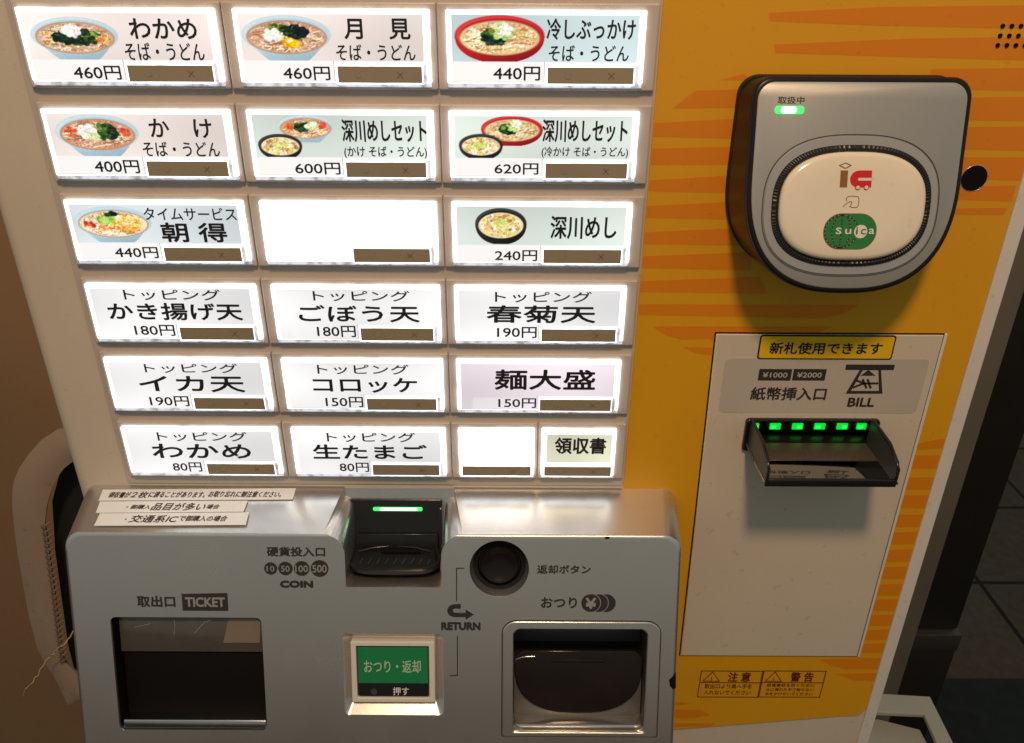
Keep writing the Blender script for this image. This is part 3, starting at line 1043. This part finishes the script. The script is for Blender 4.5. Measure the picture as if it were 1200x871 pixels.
# green change and return button
g0, g1, g2, g3 = GR
gb = plate(rrect(-0.1258, -0.1425, -0.0598, -0.0902, .0012), -0.0075, -0.0014, 0.0007, [rrect(-0.1215, -0.1385, -0.0643, -0.0942, .0006)])
gk = link('change_button', gb, FACE, console, ['white'], 40)
gk['label'] = 'green key in a white frame'
gx0, gy0, gx1, gy1 = -0.1204, -0.1262, -0.0654, -0.0956
kt = plate(rrect(gx0, gy0, gx1, gy1, .0004), -0.0065, -0.0022, 0.0002)
ks = plate(rrect(gx0, -0.1374, gx1, gy0 - .0003, .0004), -0.0065, -0.0023, 0.0002)
kb = plate(rrect(-0.1214, -0.1384, -0.0644, -0.0939, .0004), -0.0070, -0.0045)
link('green_key', join([kt, (ks, 1), (kb, 2)]), FACE, console, ['greenkey', 'black', 'darkgrey'])
link('key_lettering', text('おつり・返却', FACE.box(426.5, 773.5, 493.2, 788.5, -.0022), -0.0021, 0.012), FACE, console, ['paleink'])
dx, dy = FACE.at(438.3, 810.7, -.0022)
tt = text('押す', FACE.box(460.5, 805.3, 479.3, 815, -.0022), -0.0022, 0.012)
link('push_lettering', join([tt, (sheet([[circle(dx, dy, .0026, 24)]], -0.0022), 1)]), FACE, console, ['whiteink', 'darkgrey'])

# printing on the face
put = lambda name, *ms: link(name, join(list(ms)), FACE, console, ['inkgrey', 'silverink'])
fb = FACE.box
tx = lambda t, bx, wgt=.012, w=.0002: text(t, fb(*bx), w, wgt)
put('coin_lettering', tx('硬貨投入口', (312.5, 641, 381, 652.3), .030), tx('COIN', (328, 680.5, 367, 689), .09))
put('outlet_lettering', tx('取出口', (160.7, 698.3, 205.4, 711.6), .028))
put('return_lettering', tx('RETURN', (517, 729.3, 563.2, 738.7), .07))
put('knob_lettering', tx('返却ボタン', (629.3, 662.3, 692.2, 672.7), .026))
put('change_lettering', tx('おつり', (634, 700, 676.2, 712.7), .026))
for (cx, r, t) in ((317.3, .0050, '10'), (334.6, .0055, '50'), (353.6, .0060, '100'), (374.6, .0068, '500')):
    u, v = FACE.at(cx, 666.3)
    hw = r * (.60 if len(t) == 2 else .82)
    put('coin_emblem', sheet([[circle(u, v, r, 40)]], .0002), (text(t, (u - hw, v - r * .46, u + hw, v + r * .46), .0004, .02), 1))
t0, t1, t2, t3 = fb(213, 695, 267, 715.8)
jag = []
for i in range(8):
    z = t1 + (t3 - t1) * (i + .5) / 8
    jag += [(t0, z + .0007), (t0 + .0009, z)]
put('ticket_emblem', sheet([[[(t2, t3)] + [(p[0], p[1]) for p in reversed(jag)] + [(t0 + .0006, t1), (t2, t1)]]], .0002), (text('TICKET', (t0 + .0028, t1 + .0033, t2 - .0020, t3 - .0033), .0004, .045), 1))
for pts in ([(543.6, 666), (535, 666), (535, 704)], [(536, 745.7), (536, 791.5), (527.5, 791.8)]):
    q = [FACE.at(*p) for p in pts]
    put('bracket_line', sheet([[p] for p in line(q, .00075)], .0002))
# the bent arrow
au = lambda x, y: FACE.at(400 + x / 2.8, 560 + y / 2.8)
arw = [au(392, 414), au(392, 429), au(372, 429)]
c0 = au(372, 436)
for i in range(9):
    a = math.pi / 2 + math.pi * i / 8
    arw.append((c0[0] + .0014 * math.cos(a), c0[1] + .0018 * math.sin(a)))
arw += [au(372, 443), au(408, 443), au(408, 432), au(434, 449), au(408, 466), au(408, 457), au(372, 457)]
for i in range(11):
    a = -math.pi / 2 - math.pi * i / 10
    arw.append((c0[0] + .0058 * math.cos(a), c0[1] + .0053 * math.sin(a)))
put('return_arrow', sheet([[arw]], .0002))
# coins: one full disc, two crescents
cu, cv = FACE.at(692.3, 706.8)
rr = .0073
coins = [[circle(cu, cv, rr, 48)]]
for k in (1, 2):
    ox = cu + .0060 * k
    px_ = cu + .0060 * (k - 1)
    ir = rr + .0007
    d_ = .0060
    # where the coin's edge meets the gap round the coin before it
    xa = (d_ * d_ + ir * ir - rr * rr) / (2 * d_)
    ya = math.sqrt(ir * ir - xa * xa)
    to_ = math.atan2(ya, xa - d_)
    ti_ = math.atan2(ya, xa)
    o = [(ox + rr * math.cos(t), cv + rr * math.sin(t)) for t in np.linspace(-to_, to_, 34)]
    inner = [(px_ + ir * math.cos(t), cv + ir * math.sin(t)) for t in np.linspace(ti_, -ti_, 28)[1:-1]]
    coins.append([o + inner])
put('change_emblem', sheet(coins, .0002), (text('¥', (cu - .0042, cv - .0046, cu + .0042, cv + .0046), .0004, .045), 1))
# two paint chips
ch = [circle(*FACE.at(711.5, 629.2, -.001), .0021, 9, .0009), [FACE.at(x, y) for x, y in ((792, 788), (789, 792), (784, 797), (785, 804), (789, 808), (792, 806))]]
link('paint_chip', plate(ch[1], -0.0004, .0003), FACE, console, ['void'])
link('paint_chip', plate(circle(*FACE.at(711.5, 630.5), .0021, 9, .0010), -0.0020, .0003, .0003), FACE, console, ['void'])

# coin slot: hood with a green bar and a dished tray
HW = Frame(FACE.M @ Vector((0, 0, -0.0395)), FACE.u, FACE.v)
h0, h1 = HW.at(405, 620)[0], HW.at(518.5, 620)[0]
hv0, hv1 = HW.at(460, 668)[1], HW.at(460, 586)[1]
hood = link('coin_hood', plate(rrect(h0, hv0, h1, hv1, .002), -0.004, 0.0, 0.0006), HW, console, ['black'], 40)
for xs in (h0, h1):
    sg = 1 if xs == h0 else -1
    link('hood_cheek', boxm(min(xs, xs + sg * .0016), hv0, -.001, max(xs, xs + sg * .0016), hv1 - .004, .010, .0005), HW, console, ['black'], 40)
hl = [plate(list(reversed([HW.at(x, y) for x, y in ((411, 656), (420, 624.5), (514, 624.5), (515, 656))])), 0.0, 0.0030, 0.0008)]
link('hood_step', join(hl), HW, console, ['black'], 40)
lb = HW.box(437, 594.8, 495, 599.2, .0012)
link('hood_light', plate(rrect(*lb, .0014), 0.0, 0.0012, 0.0004), HW, console, ['led'], 40)
lb2 = HW.box(445, 595.3, 489, 598.7, .0015)
link('light_core', plate(rrect(*lb2, .0009), 0.0012, 0.0016, 0.0002), HW, console, ['ledhot'], 40)
TR = LEVEL(1.0290)
to = [TR.at(x, y) for x, y in ((416, 632), (411, 641), (407, 650), (405.5, 656), (409, 661.5), (417, 665), (428, 667), (460, 667.6), (495, 667), (505, 665), (512, 661.5), (517, 656), (516, 650), (514, 641), (512, 632))]


def smooth_closed(pts, it=2):
    for _ in range(it):
        q = []
        for i in range(len(pts)):
            a, b = pts[i], pts[(i + 1) % len(pts)]
            q += [(a[0] * .75 + b[0] * .25, a[1] * .75 + b[1] * .25), (a[0] * .25 + b[0] * .75, a[1] * .25 + b[1] * .75)]
        pts = q
    return pts


ts = smooth_closed(to, 2)
cxm = sum(p[0] for p in ts) / len(ts)
cym = sum(p[1] for p in ts) / len(ts)
sh = lambda k, dz: [(cxm + (p[0] - cxm) * k, cym + (p[1] - cym) * k, dz) for p in ts]
tr = ringloft([sh(.95, -.0062), sh(.99, -.0048), sh(1.0, -.0010), sh(.985, .0), sh(.95, .0), sh(.925, -.0012), sh(.88, -.0030), sh(.5, -.0040)], cap0=True)
coin_tray = link('coin_tray', tr, TR, console, ['black'], 40)
arc = [TR.at(x, y) for x, y in ((420, 645), (438, 640.5), (461, 638.5), (486, 640.5), (504, 645))]
rid = tube([(p[0], p[1], -.0012) for p in arc], .0009)
link('tray_ridge', rid, TR, console, ['black'], 60)
sl = [TR.at(x, y) for x, y in ((446, 641.5), (493, 641.8), (493, 645), (446, 644.5))]
link('slot_mouth', plate(list(reversed(sl)), -0.0034, -0.0020), TR, console, ['void'])
sp = TR.at(469.5, 636)
link('slot_pin', plate(circle(sp[0], sp[1], .0012, 16), -.003, .0004, .0005), TR, console, ['steel'], 60)
lines_ = []
for k in range(9):
    xa = 421 + k * 10
    lines_ += [[p] for p in line([TR.at(xa, 657), TR.at(xa + 4, 650.5)], .0005)]
link('tray_groove', sheet(lines_, -.0034), TR, console, ['darkgrey'])

# three paper notices on the sloping top
nx_ = lambda x0, y0, x1, y1: SLOPE.box(100 + x0 / 4.615, 560 + y0 / 4.615, 100 + x1 / 4.615, 560 + y1 / 4.615)
for quad, runs, shr in (
        (((121, 574.5), (347, 572.8), (343, 585.8), (115.6, 587.5)), (('領収書が', (130, 80, 248, 112)), ('２枚', (250, 78, 342, 113)), ('に渡ることがあります。', (345, 78, 650, 111)), ('お取り忘れに御注意ください。', (668, 76, 1062, 109))), .22),
        (((117.5, 588.2), (290.5, 587.4), (285.5, 600.3), (112.5, 601.7)), (('・', (224, 158, 232, 166)), ('御購入', (248, 149, 352, 173)), ('品目が多い', (358, 139, 650, 180)), ('場合', (656, 147, 728, 172))), .25),
        (((117.4, 602.2), (292, 601.1), (288, 615.7), (110.5, 616.8)), (('・', (216, 224, 225, 232)), ('交通系IC', (240, 205, 504, 246)), ('で御購入の場合', (512, 208, 770, 239))), .25)):
    q = [SLOPE.at(*p) for p in quad]
    n = link('paper_notice', plate(list(reversed(q)), 0.0001, 0.0006), SLOPE, console, ['paper'])
    link('notice_lettering', join([text(t, nx_(*bx), .0007, .02, shear=shr) for t, bx in runs]), SLOPE, console, ['ink'])

# ---------------------------------------------------------------- contactless card reader
RC = 0.2063


def reader_out(off, n=22):
    hw = 0.0652 - off
    top, mid, botm = 0.0050 - off, -0.052, -0.1232 + off
    r = 0.012 - off * .6
    pts = []
    for i in range(n * 2 + 1):
        t = math.pi + math.pi * i / (n * 2)
        c, s_ = math.cos(t), math.sin(t)
        p = 2.55
        pts.append((RC + hw * math.copysign(abs(c) ** (2 / p), c), mid + (mid - botm) * math.copysign(abs(s_) ** (2 / p), s_)))
    for cx, a0 in ((RC + hw - r, 0), (RC - hw + r, 90)):
        for i in range(9):
            a = math.radians(a0 + 90 * i / 8)
            pts.append((cx + r * math.cos(a), top - r + r * math.sin(a)))
    return pts


rp = reader_out(0)
wr = lambda pts, w: [tuple(READER.M @ Vector((p[0], p[1], w))) for p in pts]
bk = [(RC + 0.0005 + (p[0] - RC) * 1.02, 0.0, 1.3840 + (p[1] - 0.0050) * .985) for p in rp]
mid_ = [(RC + 0.0005 + (p[0] - RC) * 1.02, -0.006, 1.3840 + (p[1] - 0.0050) * .985) for p in rp]
o1 = reader_out(.0008)
o2 = reader_out(.0018)
o3 = reader_out(.0032)
hsg = ringloft([bk, mid_, wr(rp, -.0040), wr(rp, -.0016), wr(o1, -.0003), wr(o2, .0003), wr(o3, .0003), wr(reader_out(.0034), -.0012)], cap1=False)
reader = link('card_reader', hsg, None, machine, ['readerblack'], 50)
reader['label'] = 'black rimmed card reader with a grey face'
gs = [(RC + 0.0005 + (p[0] - RC) * 1.033, 1.3852 + (p[1] - 0.0050) * 1.0) for p in rp]
link('reader_gasket', plate(gs, 0.0014, 0.0050, 0.0008), PANEL, reader, ['blackmatte'], 50)
fp = ringloft([wr(reader_out(.0033), -.0014), wr(reader_out(.0033), .0002), wr(reader_out(.0039), .0006)])
link('reader_face', fp, None, reader, ['readergrey'], 40)
pc = READER.at(998, 242.5, .003)
ring_o = supere(pc[0], pc[1], .0536, .0424, 2.6, 144)
ring_o1 = supere(pc[0], pc[1], .0531, .0419, 2.6, 144)
ring_i = supere(pc[0], pc[1], .0474, .0355, 2.6, 144)
link('ring_line', plate(ring_o, .0002, .0009, 0, [ring_o1]), READER, reader, ['darkgrey'])
rg = ringloft([z3(ring_o1, .0004), z3(supere(pc[0], pc[1], .0522, .0410, 2.6, 144), .0014), z3(supere(pc[0], pc[1], .0482, .0362, 2.6, 144), .0016), z3(ring_i, .0006)], cap1=False)
link('reader_ring', rg, READER, reader, ['ringgrey'], 40)
N = 420
ra, rb, rc_ = supere(pc[0], pc[1], .0478, .0358, 2.6, N), supere(pc[0], pc[1], .0460, .0342, 2.6, N), supere(pc[0], pc[1], .0438, .0318, 2.6, N)
wv = lambda i, h: h + (.00022 if i % 3 == 0 else -.0001)
rib = ringloft([z3(ra, .0010), [(p[0], p[1], wv(i, .0026)) for i, p in enumerate(ra)], [(p[0], p[1], wv(i, .0032)) for i, p in enumerate(rb)], [(p[0], p[1], wv(i, .0020)) for i, p in enumerate(rc_)]], cap1=False)
link('ribbed_ring', rib, READER, reader, ['ribblack'], 20)
pr_ = [z3(supere(pc[0], pc[1], .0440 * k, .0322 * k2, 2.6, 144), w) for k, k2, w in ((1, 1, .0012), (1, 1, .0034), (.990, .986, .0046), (.965, .955, .0056), (.92, .90, .0062), (.6, .6, .0064), (.2, .2, .0064))]
pad = link('touch_pad', ringloft(pr_), READER, reader, ['pad'], 60)
PW = .0065
ra_ = lambda x, y: READER.at(x, y, PW)
rb_ = lambda x, y: READER.at(940 + x / 6.7, 170 + y / 6.7, PW)
dm = [rb_(288, 160), rb_(340, 187), rb_(390, 160), rb_(342, 136)]
dmi = [rb_(300, 160), rb_(340, 180), rb_(378, 160), rb_(341, 142)]
tp = sheet([[dm, list(reversed(dmi))], [[rb_(295, 332), rb_(352, 332), rb_(361, 200), rb_(304, 200)]]], PW)
gq = [rb_(548, 200), rb_(440, 200)]
g_c, g_r = rb_(445, 266), None
for i in range(13):
    a = math.pi / 2 + math.pi * i / 12
    gq.append((g_c[0] + .0052 * math.cos(a), g_c[1] + (rb_(445, 200)[1] - g_c[1]) * math.sin(a)))
gq += [rb_(540, 332), rb_(545, 280), rb_(445, 280)]
gq += [rb_(438, 274), rb_(438, 262), rb_(445, 255), rb_(546, 255)]
wh = [circle(*rb_(437, 333), .0011, 24), circle(*rb_(503, 333), .0011, 24)]
wh2 = [circle(*rb_(437, 333), .0016, 24), circle(*rb_(503, 333), .0016, 24)]
tr1 = sheet([[gq]] + [[w] for w in wh2], PW + .0001)
tr2 = sheet([[w] for w in wh], PW + .0003)
hand = [rb_(*p) for p in ((350, 440), (346, 418), (360, 404), (400, 401), (440, 406), (447, 430), (440, 478), (428, 490), (390, 490), (374, 482), (390, 462), (388, 447), (372, 445), (345, 462), (322, 484))]
hm = sheet([[p] for p in line(hand, .00035)], PW)
link('pad_emblem', join([tp, (tr1, 1), (tr2, 2), (hm, 3)]), READER, reader, ['brownink', 'red', 'pad', 'brownink'])
# green pill mark with its globe of dashed lines and word
p0, p1 = rb_(157, 815), rb_(595, 542)
gr_ = (p1[1] - p0[1]) / 2
pill = sheet([[rrect(p0[0], p0[1], p1[0], p1[1], gr_ * .995, 14)]], PW)
pillr = sheet([[rrect(p0[0] - .0003, p0[1] - .0003, p1[0] + .0003, p1[1] + .0003, gr_, 14)]], PW - .0001)
gcx, gcy = p0[0] + gr_, (p0[1] + p1[1]) / 2
dash, dashp = [], []
for q in (-.98, -.55, 0, .55, .98):
    n = 26
    pts = [(gcx + gr_ * q * math.cos(t) * .96, gcy + gr_ * math.sin(t) * .94) for t in np.linspace(-1.5, 1.5, n)]
    for i in range(0, n - 1):
        (dash if i % 2 == 0 else dashp).extend([[p] for p in line([pts[i], pts[i + 1]], .00075 if i % 2 == 0 else .0003)])
globe = sheet(dash, PW + .0001)
globe2 = sheet(dashp, PW + .0001)
dcen = rb_(458, 680)
dsc = sheet([[circle(dcen[0], dcen[1], .0040, 36)]], PW + .0002)
bx = lambda x0, y0, x1, y1: READER.box(940 + x0 / 6.7, 170 + y0 / 6.7, 940 + x1 / 6.7, 170 + y1 / 6.7, PW)
wt = join([text('S', bx(263, 648, 308, 700), PW + .0002, .03), text('u', bx(336, 660, 384, 700), PW + .0002, .03), text('a', bx(522, 656, 565, 700), PW + .0002, .03)])
ic = join([text('i', bx(420, 646, 436, 702), PW + .0004, .01), text('c', bx(458, 658, 500, 702), PW + .0004, .01)])
link('pad_badge', join([pill, (pillr, 1), (globe, 2), (globe2, 3), (dsc, 4), (wt, 4), (ic, 0)]), READER, reader, ['green', 'brownink', 'ink', 'paleink', 'whiteink'])
lr = READER.box(908, 124.3, 942.5, 134, .001)
rled = link('reader_led', plate(rrect(*lr, .0021), 0.0004, 0.0012, 0.0003), READER, reader, ['led'], 40)
lr2 = READER.box(915, 125.0, 934, 133.2, .0014)
link('led_core', plate(rrect(*lr2, .0018), 0.0012, 0.0015, 0.0001), READER, reader, ['ledhot'], 40)
link('reader_lettering', text('取扱中', READER.box(911.7, 113.2, 942.7, 121.8, .0007), .0007, .006), READER, reader, ['ink'])

# ---------------------------------------------------------------- banknote panel
bq = [(0.1519, 0.8932), (0.3100, 0.8932), (0.3094, 1.2090), (0.1462, 1.2090)]
gap = [(0.1510, 0.8923), (0.3109, 0.8923), (0.3103, 1.2100), (0.1453, 1.2100)]
link('panel_gap', plate(gap, 0.0012, 0.0019, 0, [nh]), PANEL, machine, ['void'])
link('panel_frame', plate([(.3106, .8924), (.3127, .8924), (.3121, 1.2098), (.3100, 1.2098)], .0012, .0027, .0003), PANEL, machine, ['white'], 40)
bp_ = link('banknote_panel', plate(bq, 0.0012, 0.0030, 0.0008, [nh]), PANEL, machine, ['cream'], 40)
link('grey_film', plate(rrect(0.1552, 1.1445, 0.3040, 1.1900, .004), 0.0028, 0.0032), PANEL, bp_, ['greysticker'])
yk = PANEL.box(889, 393, 1048, 421.5, .0034)
link('yellow_notice', join([plate(rrect(*yk, .0022), 0.0028, 0.0034), (plate(rrect(yk[0] + .0011, yk[1] + .0011, yk[2] - .0011, yk[3] - .0011, .0014), 0.0028, 0.0036), 1)]), PANEL, bp_, ['blueink', 'yellowsticker'])
link('notice_text', text('新札使用できます', PANEL.box(902, 401.2, 1034, 415.2, .0036), .0037, .022), PANEL, bp_, ['blueink'])
pw = .0033
bbx = lambda *a: PANEL.box(*a, pw)
bi = []
v1, v2 = bbx(889, 432.6, 927.3, 446), bbx(929.2, 432.6, 967.6, 446)
for v in (v1, v2):
    bi.append([rrect(*v, .0003)])
br0 = bbx(991, 427.4, 1048, 433.6)
bi.append([rrect(*br0, 0)])
pq = lambda x, y: PANEL.at(870 + x / 5, 385 + y / 5, pw)
bi.append([[pq(605, 382), pq(820, 382), pq(812, 240), pq(690, 240)], list(reversed([pq(636, 366), pq(800, 366), pq(797, 244), pq(705, 244)]))])
bi.append([[pq(692, 277), pq(780, 277), pq(738, 243)]])
for sg in ([(670, 305), (712, 322)], [(652, 345), (712, 322)], [(712, 322), (790, 322)], [(706, 302), (725, 346)], [(735, 302), (750, 346)]):
    bi += [[p] for p in line([pq(*p) for p in sg], .0016)]
bl = [sheet(bi, pw), text('BILL', bbx(993.5, 466, 1025, 476.8), pw, .045), text('紙幣挿入口', bbx(879.6, 453.8, 968.4, 469.2), pw, .024)]
for v, t in ((v1, '¥1000'), (v2, '¥2000')):
    k = v[2] - v[0]
    h = v[3] - v[1]
    bl.append((text(t, (v[0] + k * .12, v[1] + h * .27, v[2] - k * .12, v[3] - h * .27), pw + .0002, .02), 1))
link('panel_lettering', join(bl), PANEL, bp_, ['inkgrey', 'greysticker'])

# the note mouth: black slot, green lamps, smoked tray
S0, S1, SZ0, SZ1 = 0.1768, 0.2780, 1.1118, 1.1400
mo = plate(rrect(S0, SZ0, S1, SZ1, .0030), 0.0020, 0.0062, 0.0012, [rrect(NOTE[0] + .001, NOTE[1] + .0005, NOTE[2] - .001, NOTE[3] - .0005, .001)])
mouth = link('note_mouth', mo, PANEL, bp_, ['black'], 40)
cav = ringloft([z3(nh, 0.0028), z3(nh, -0.0150)])
cav.flip_normals()
link('mouth_cavity', cav, PANEL, bp_, ['void'])
LB = Frame((0, 0.0120, 0), (1, 0, 0), (0, 0, 1))
for i, cx in enumerate((885.5, 908.3, 934.5, 960.5, 986.8, 1010)):
    u0, v0 = LB.at(cx, 499.5)
    wd = .0024 if i == 0 else .0042
    lm = plate(rrect(u0 - wd, v0 - .0026, u0 + wd, v0 + .0026, .0004), -0.0005, 0.0010, 0.0003)
    hot = plate(rrect(u0 - wd * (.8 if i % 2 else .1), v0 - .0014, u0 + wd * (.1 if i % 2 else .7), v0 + .0013, .0003), 0.0008, 0.0013, 0)
    link('note_lamp', join([lm, (hot, 1)]), LB, bp_, ['leddeep', 'led'])
# tray: floor, two side walls that step down to a low front lip
TI0, TI1 = 0.1812, 0.2724
yf = 0.0550
floor_ = boxm(NOTE[0] + .0012, -yf, 1.1158, NOTE[2] - .0012, -0.0040, 1.1176, .0003)
link('tray_floor', floor_, None, bp_, ['traymirror'], 40)
link('mouth_floor', boxm(NOTE[0] + .0004, -0.0038, 1.1150, NOTE[2] - .0004, 0.0125, 1.1178, .0003), None, bp_, ['readerblack'], 40)
link('tray_reflection_strip', boxm(NOTE[0] + .0008, -0.0270, 1.1160, NOTE[2] - .0008, -0.0036, 1.1182, .0003), None, bp_, ['reflectbrown'], 40)  # added matte strip, its brown stands in for the mirror floor's dim reflection
lipm = boxm(TI0 - .001, -yf - .0012, 1.1142, TI1 + .001, -yf + .0014, 1.1205, .0008, 3)
link('tray_lip', lipm, None, bp_, ['black'], 40)
SIDE = Frame((0, 0, 0), (0, -1, 0), (0, 0, 1))     # u towards the viewer, v up, w to the left


def side_wall(x, name):
    prof = [(0.0035, 1.1150), (yf, 1.1150), (yf + .0006, 1.1290), (yf - .003, 1.1325), (0.036, 1.1385), (0.0035, 1.1392)]
    wall_ = plate(prof, -x - .0010, -x + .0010, 0.0006)
    return link(name, wall_, SIDE, bp_, ['darkgrey'], 40)


side_wall(TI0, 'tray_side')
side_wall(TI1, 'tray_side')
for x in (TI0, TI1):
    ed = tube([(x, -0.0035, 1.1392), (x, -0.036, 1.1385), (x, -yf + .003, 1.1325), (x, -yf - .0006, 1.1290), (x, -yf - .0002, 1.1160)], .0013)
    link('tray_edge', ed, None, bp_, ['black'], 60)

# two warning labels at the bottom of the yellow panel
CW = .0017
for (b0, b1, head, rows) in ((819.7, 891.0, '注 意', ('取出口より奥へ手を', '入れないでください')), (892.3, 964.4, '警 告', ('感電事故を防ぐために', '水に濡れた手で触らない', '水をかけないでください'))):
    q = PANEL.box(b0, 786.5, b1, 817, CW)
    lw = .00075
    ps = line([(q[0], q[1]), (q[2], q[1]), (q[2], q[3]), (q[0], q[3]), (q[0], q[1])], lw)
    zm = q[3] - (q[3] - q[1]) * .44
    ps += line([(q[0], zm), (q[2], zm)], lw)
    wdt = q[2] - q[0]
    tx0 = q[0] + wdt * .05
    trg = [(tx0, zm + .0016), (tx0 + .0150, zm + .0016), (tx0 + .0075, q[3] - .0012)]
    tri = line(trg + [trg[0]], .0006) + line([(tx0 + .0075, zm + .0030), (tx0 + .0075, zm + .0062)], .0006)
    ms = [sheet([[p] for p in ps + tri], CW), text(head, (q[0] + wdt * .45, zm + .0012, q[0] + wdt * .82, q[3] - .0014), CW, .02)]
    hgt = (zm - q[1]) / (len(rows) + .35)
    for k, t in enumerate(rows):
        zt = zm - hgt * (k + .22)
        ms.append(text(t, (q[0] + wdt * .09, zt - hgt * .74, q[2] - wdt * .13, zt), CW, .006))
    link('warning_label', join(ms), PANEL, machine, ['redink'])

# ================================================================ things beside the machine
# scuffed leather cover at the left
LFT = Frame((0, 0.055, 0), (1, 0, 0), (0, 0, 1))
cov = empty('hanging_cover', LFT.M @ Vector((*LFT.at(80, 824), 0)))
tag(cov, 'scuffed cream leather cover with a laced edge behind the left of the ticket machine', 'cover')
outl = [(100, 500), (72, 499), (52, 512), (36, 530), (23, 550), (18, 568), (18, 590), (20, 614), (25, 650), (31, 684), (38, 722), (47, 757), (57, 775), (67, 790), (75, 806), (83, 824), (96, 816)]
inn = [(110, 800), (79, 768), (75, 742), (70, 700), (64, 655), (60, 625), (57, 608), (60, 585), (66, 565), (78, 545), (100, 528)]
n = 40


def resample(pts, n):
    P = [Vector(LFT.at(*p)) for p in pts]
    L = [0]
    for a, b in zip(P[:-1], P[1:]):
        L.append(L[-1] + (b - a).length)
    out = []
    for i in range(n):
        d = L[-1] * i / (n - 1)
        k = max(j for j in range(len(L)) if L[j] <= d + 1e-9)
        k = min(k, len(P) - 2)
        t = (d - L[k]) / max(1e-9, L[k + 1] - L[k])
        out.append(P[k].lerp(P[k + 1], t))
    return out


A_, B_ = resample(outl, n), resample(list(reversed(inn)), n)
V, Fs = [], []
cols_ = 7
for i in range(n):
    for j in range(cols_):
        t = j / (cols_ - 1)
        p = A_[i].lerp(B_[i], t)
        V.append((p.x, p.y, 0.0035 * math.sin(math.pi * t * 0.8) + 0.005))
for i in range(n - 1):
    for j in range(cols_ - 1):
        q = i * cols_ + j
        Fs.append((q, q + cols_, q + cols_ + 1, q + 1))
cm_ = mesh_pd(V, Fs)
bm = bmesh.new()
bm.from_mesh(cm_)
bmesh.ops.recalc_face_normals(bm, faces=bm.faces)
bmesh.ops.solidify(bm, geom=bm.faces[:], thickness=0.003)
bm.to_mesh(cm_)
bm.free()
link('leather', cm_, LFT, cov, ['cover'], 50)
lin_ = plate([LFT.at(*p) for p in ((120, 830), (84, 824), (70, 770), (54, 660), (50, 600), (60, 562), (74, 540), (120, 520))], -0.022, -0.016, .001)
link('lining', lin_, LFT, cov, ['blackmatte'], 50)
sm = []
st_pts = resample([(57.5, 609), (60, 625), (64, 655), (70, 700), (75, 742), (78.5, 766)], 25)
for p in st_pts:
    loop = [(p.x - .0030, p.y - .0014, .0075), (p.x - .0010, p.y + .0002, .0112), (p.x + .0018, p.y + .0012, .0106), (p.x + .0034, p.y + .0004, .005)]
    sm.append(tube(loop, .0011, 6))
link('lacing', join(sm), LFT, cov, ['stitch'], 60)
th = []
tp0 = [(86, 740), (78, 752), (70, 757), (62, 768), (52, 777), (45, 790), (38, 799), (31, 806), (25, 819)]
FT = Frame((0, 0.03, 0), (1, 0, 0), (0, 0, 1))
for k, p in enumerate(tp0):
    u, v = FT.at(*p)
    th.append((u, v, 0.004 * math.sin(k * 1.3)))
sp_ = []
for i in range(len(th) - 1):
    for t in (0, .33, .66):
        a, b = Vector(th[i]), Vector(th[i + 1])
        w_ = a.lerp(b, t)
        sp_.append(w_ + Vector((.0007 * math.sin(9 * (i + t)), .0007 * math.cos(7 * (i + t)), 0)))
sp_.append(Vector(th[-1]))
tag(link('thread', tube(sp_, .0006, 6), FT, None, ['thread'], 60), 'loose straw coloured thread hanging from the laced edge', 'thread')

# white rack at the lower right
rk = empty('wire_rack', (0.44, 0.1, 0.70))
tag(rk, 'white metal rack sticking out beside the lower right of the ticket machine', 'rack')
RK = LEVEL(0.70)
o_ = [RK.at(x, y) for x, y in ((1022, 812), (1090, 816), (1122, 880), (1152, 960), (1120, 960), (1098, 871), (1083, 837), (1020, 834))]
link('outer_bar', plate(list(reversed(o_)), -0.0060, 0.0, 0.0012), RK, rk, ['rack'], 40)
RK2 = LEVEL(0.672)
o_ = [RK2.at(x, y) for x, y in ((1015, 839), (1078, 855), (1090, 878), (1110, 960), (1015, 960))]
link('inner_plate', plate(list(reversed(o_)), -0.0040, 0.0, 0.0010), RK2, rk, ['rack'], 40)

# grey post and the black cabinet beyond the right edge
ps_ = boxm(0.46, 0.45, 0.0, 0.6643, 0.60, 2.6, .006)
pb = link('metal_post', ps_, None, None, ['post'], 40)
tag(pb, 'grey brown metal post standing behind the right edge of the ticket machine', 'post')
dk = empty('dark_cabinet', (0.74, 0.66, 0))
tag(dk, 'black cabinet standing on the tiles next to the grey brown post', 'cabinet')
link('side_panel', boxm(0.58, 0.62, 0.31, 0.8520, 0.95, 2.2, .004), None, dk, ['darkbox'], 40)
link('plinth', boxm(0.58, 0.61, 0.0, 0.8560, 0.95, 0.2650, .004), None, dk, ['darkbox'], 40)
link('base_rail', boxm(0.58, 0.606, 0.2665, 0.8560, 0.95, 0.3085, .003), None, dk, ['rail'], 40)
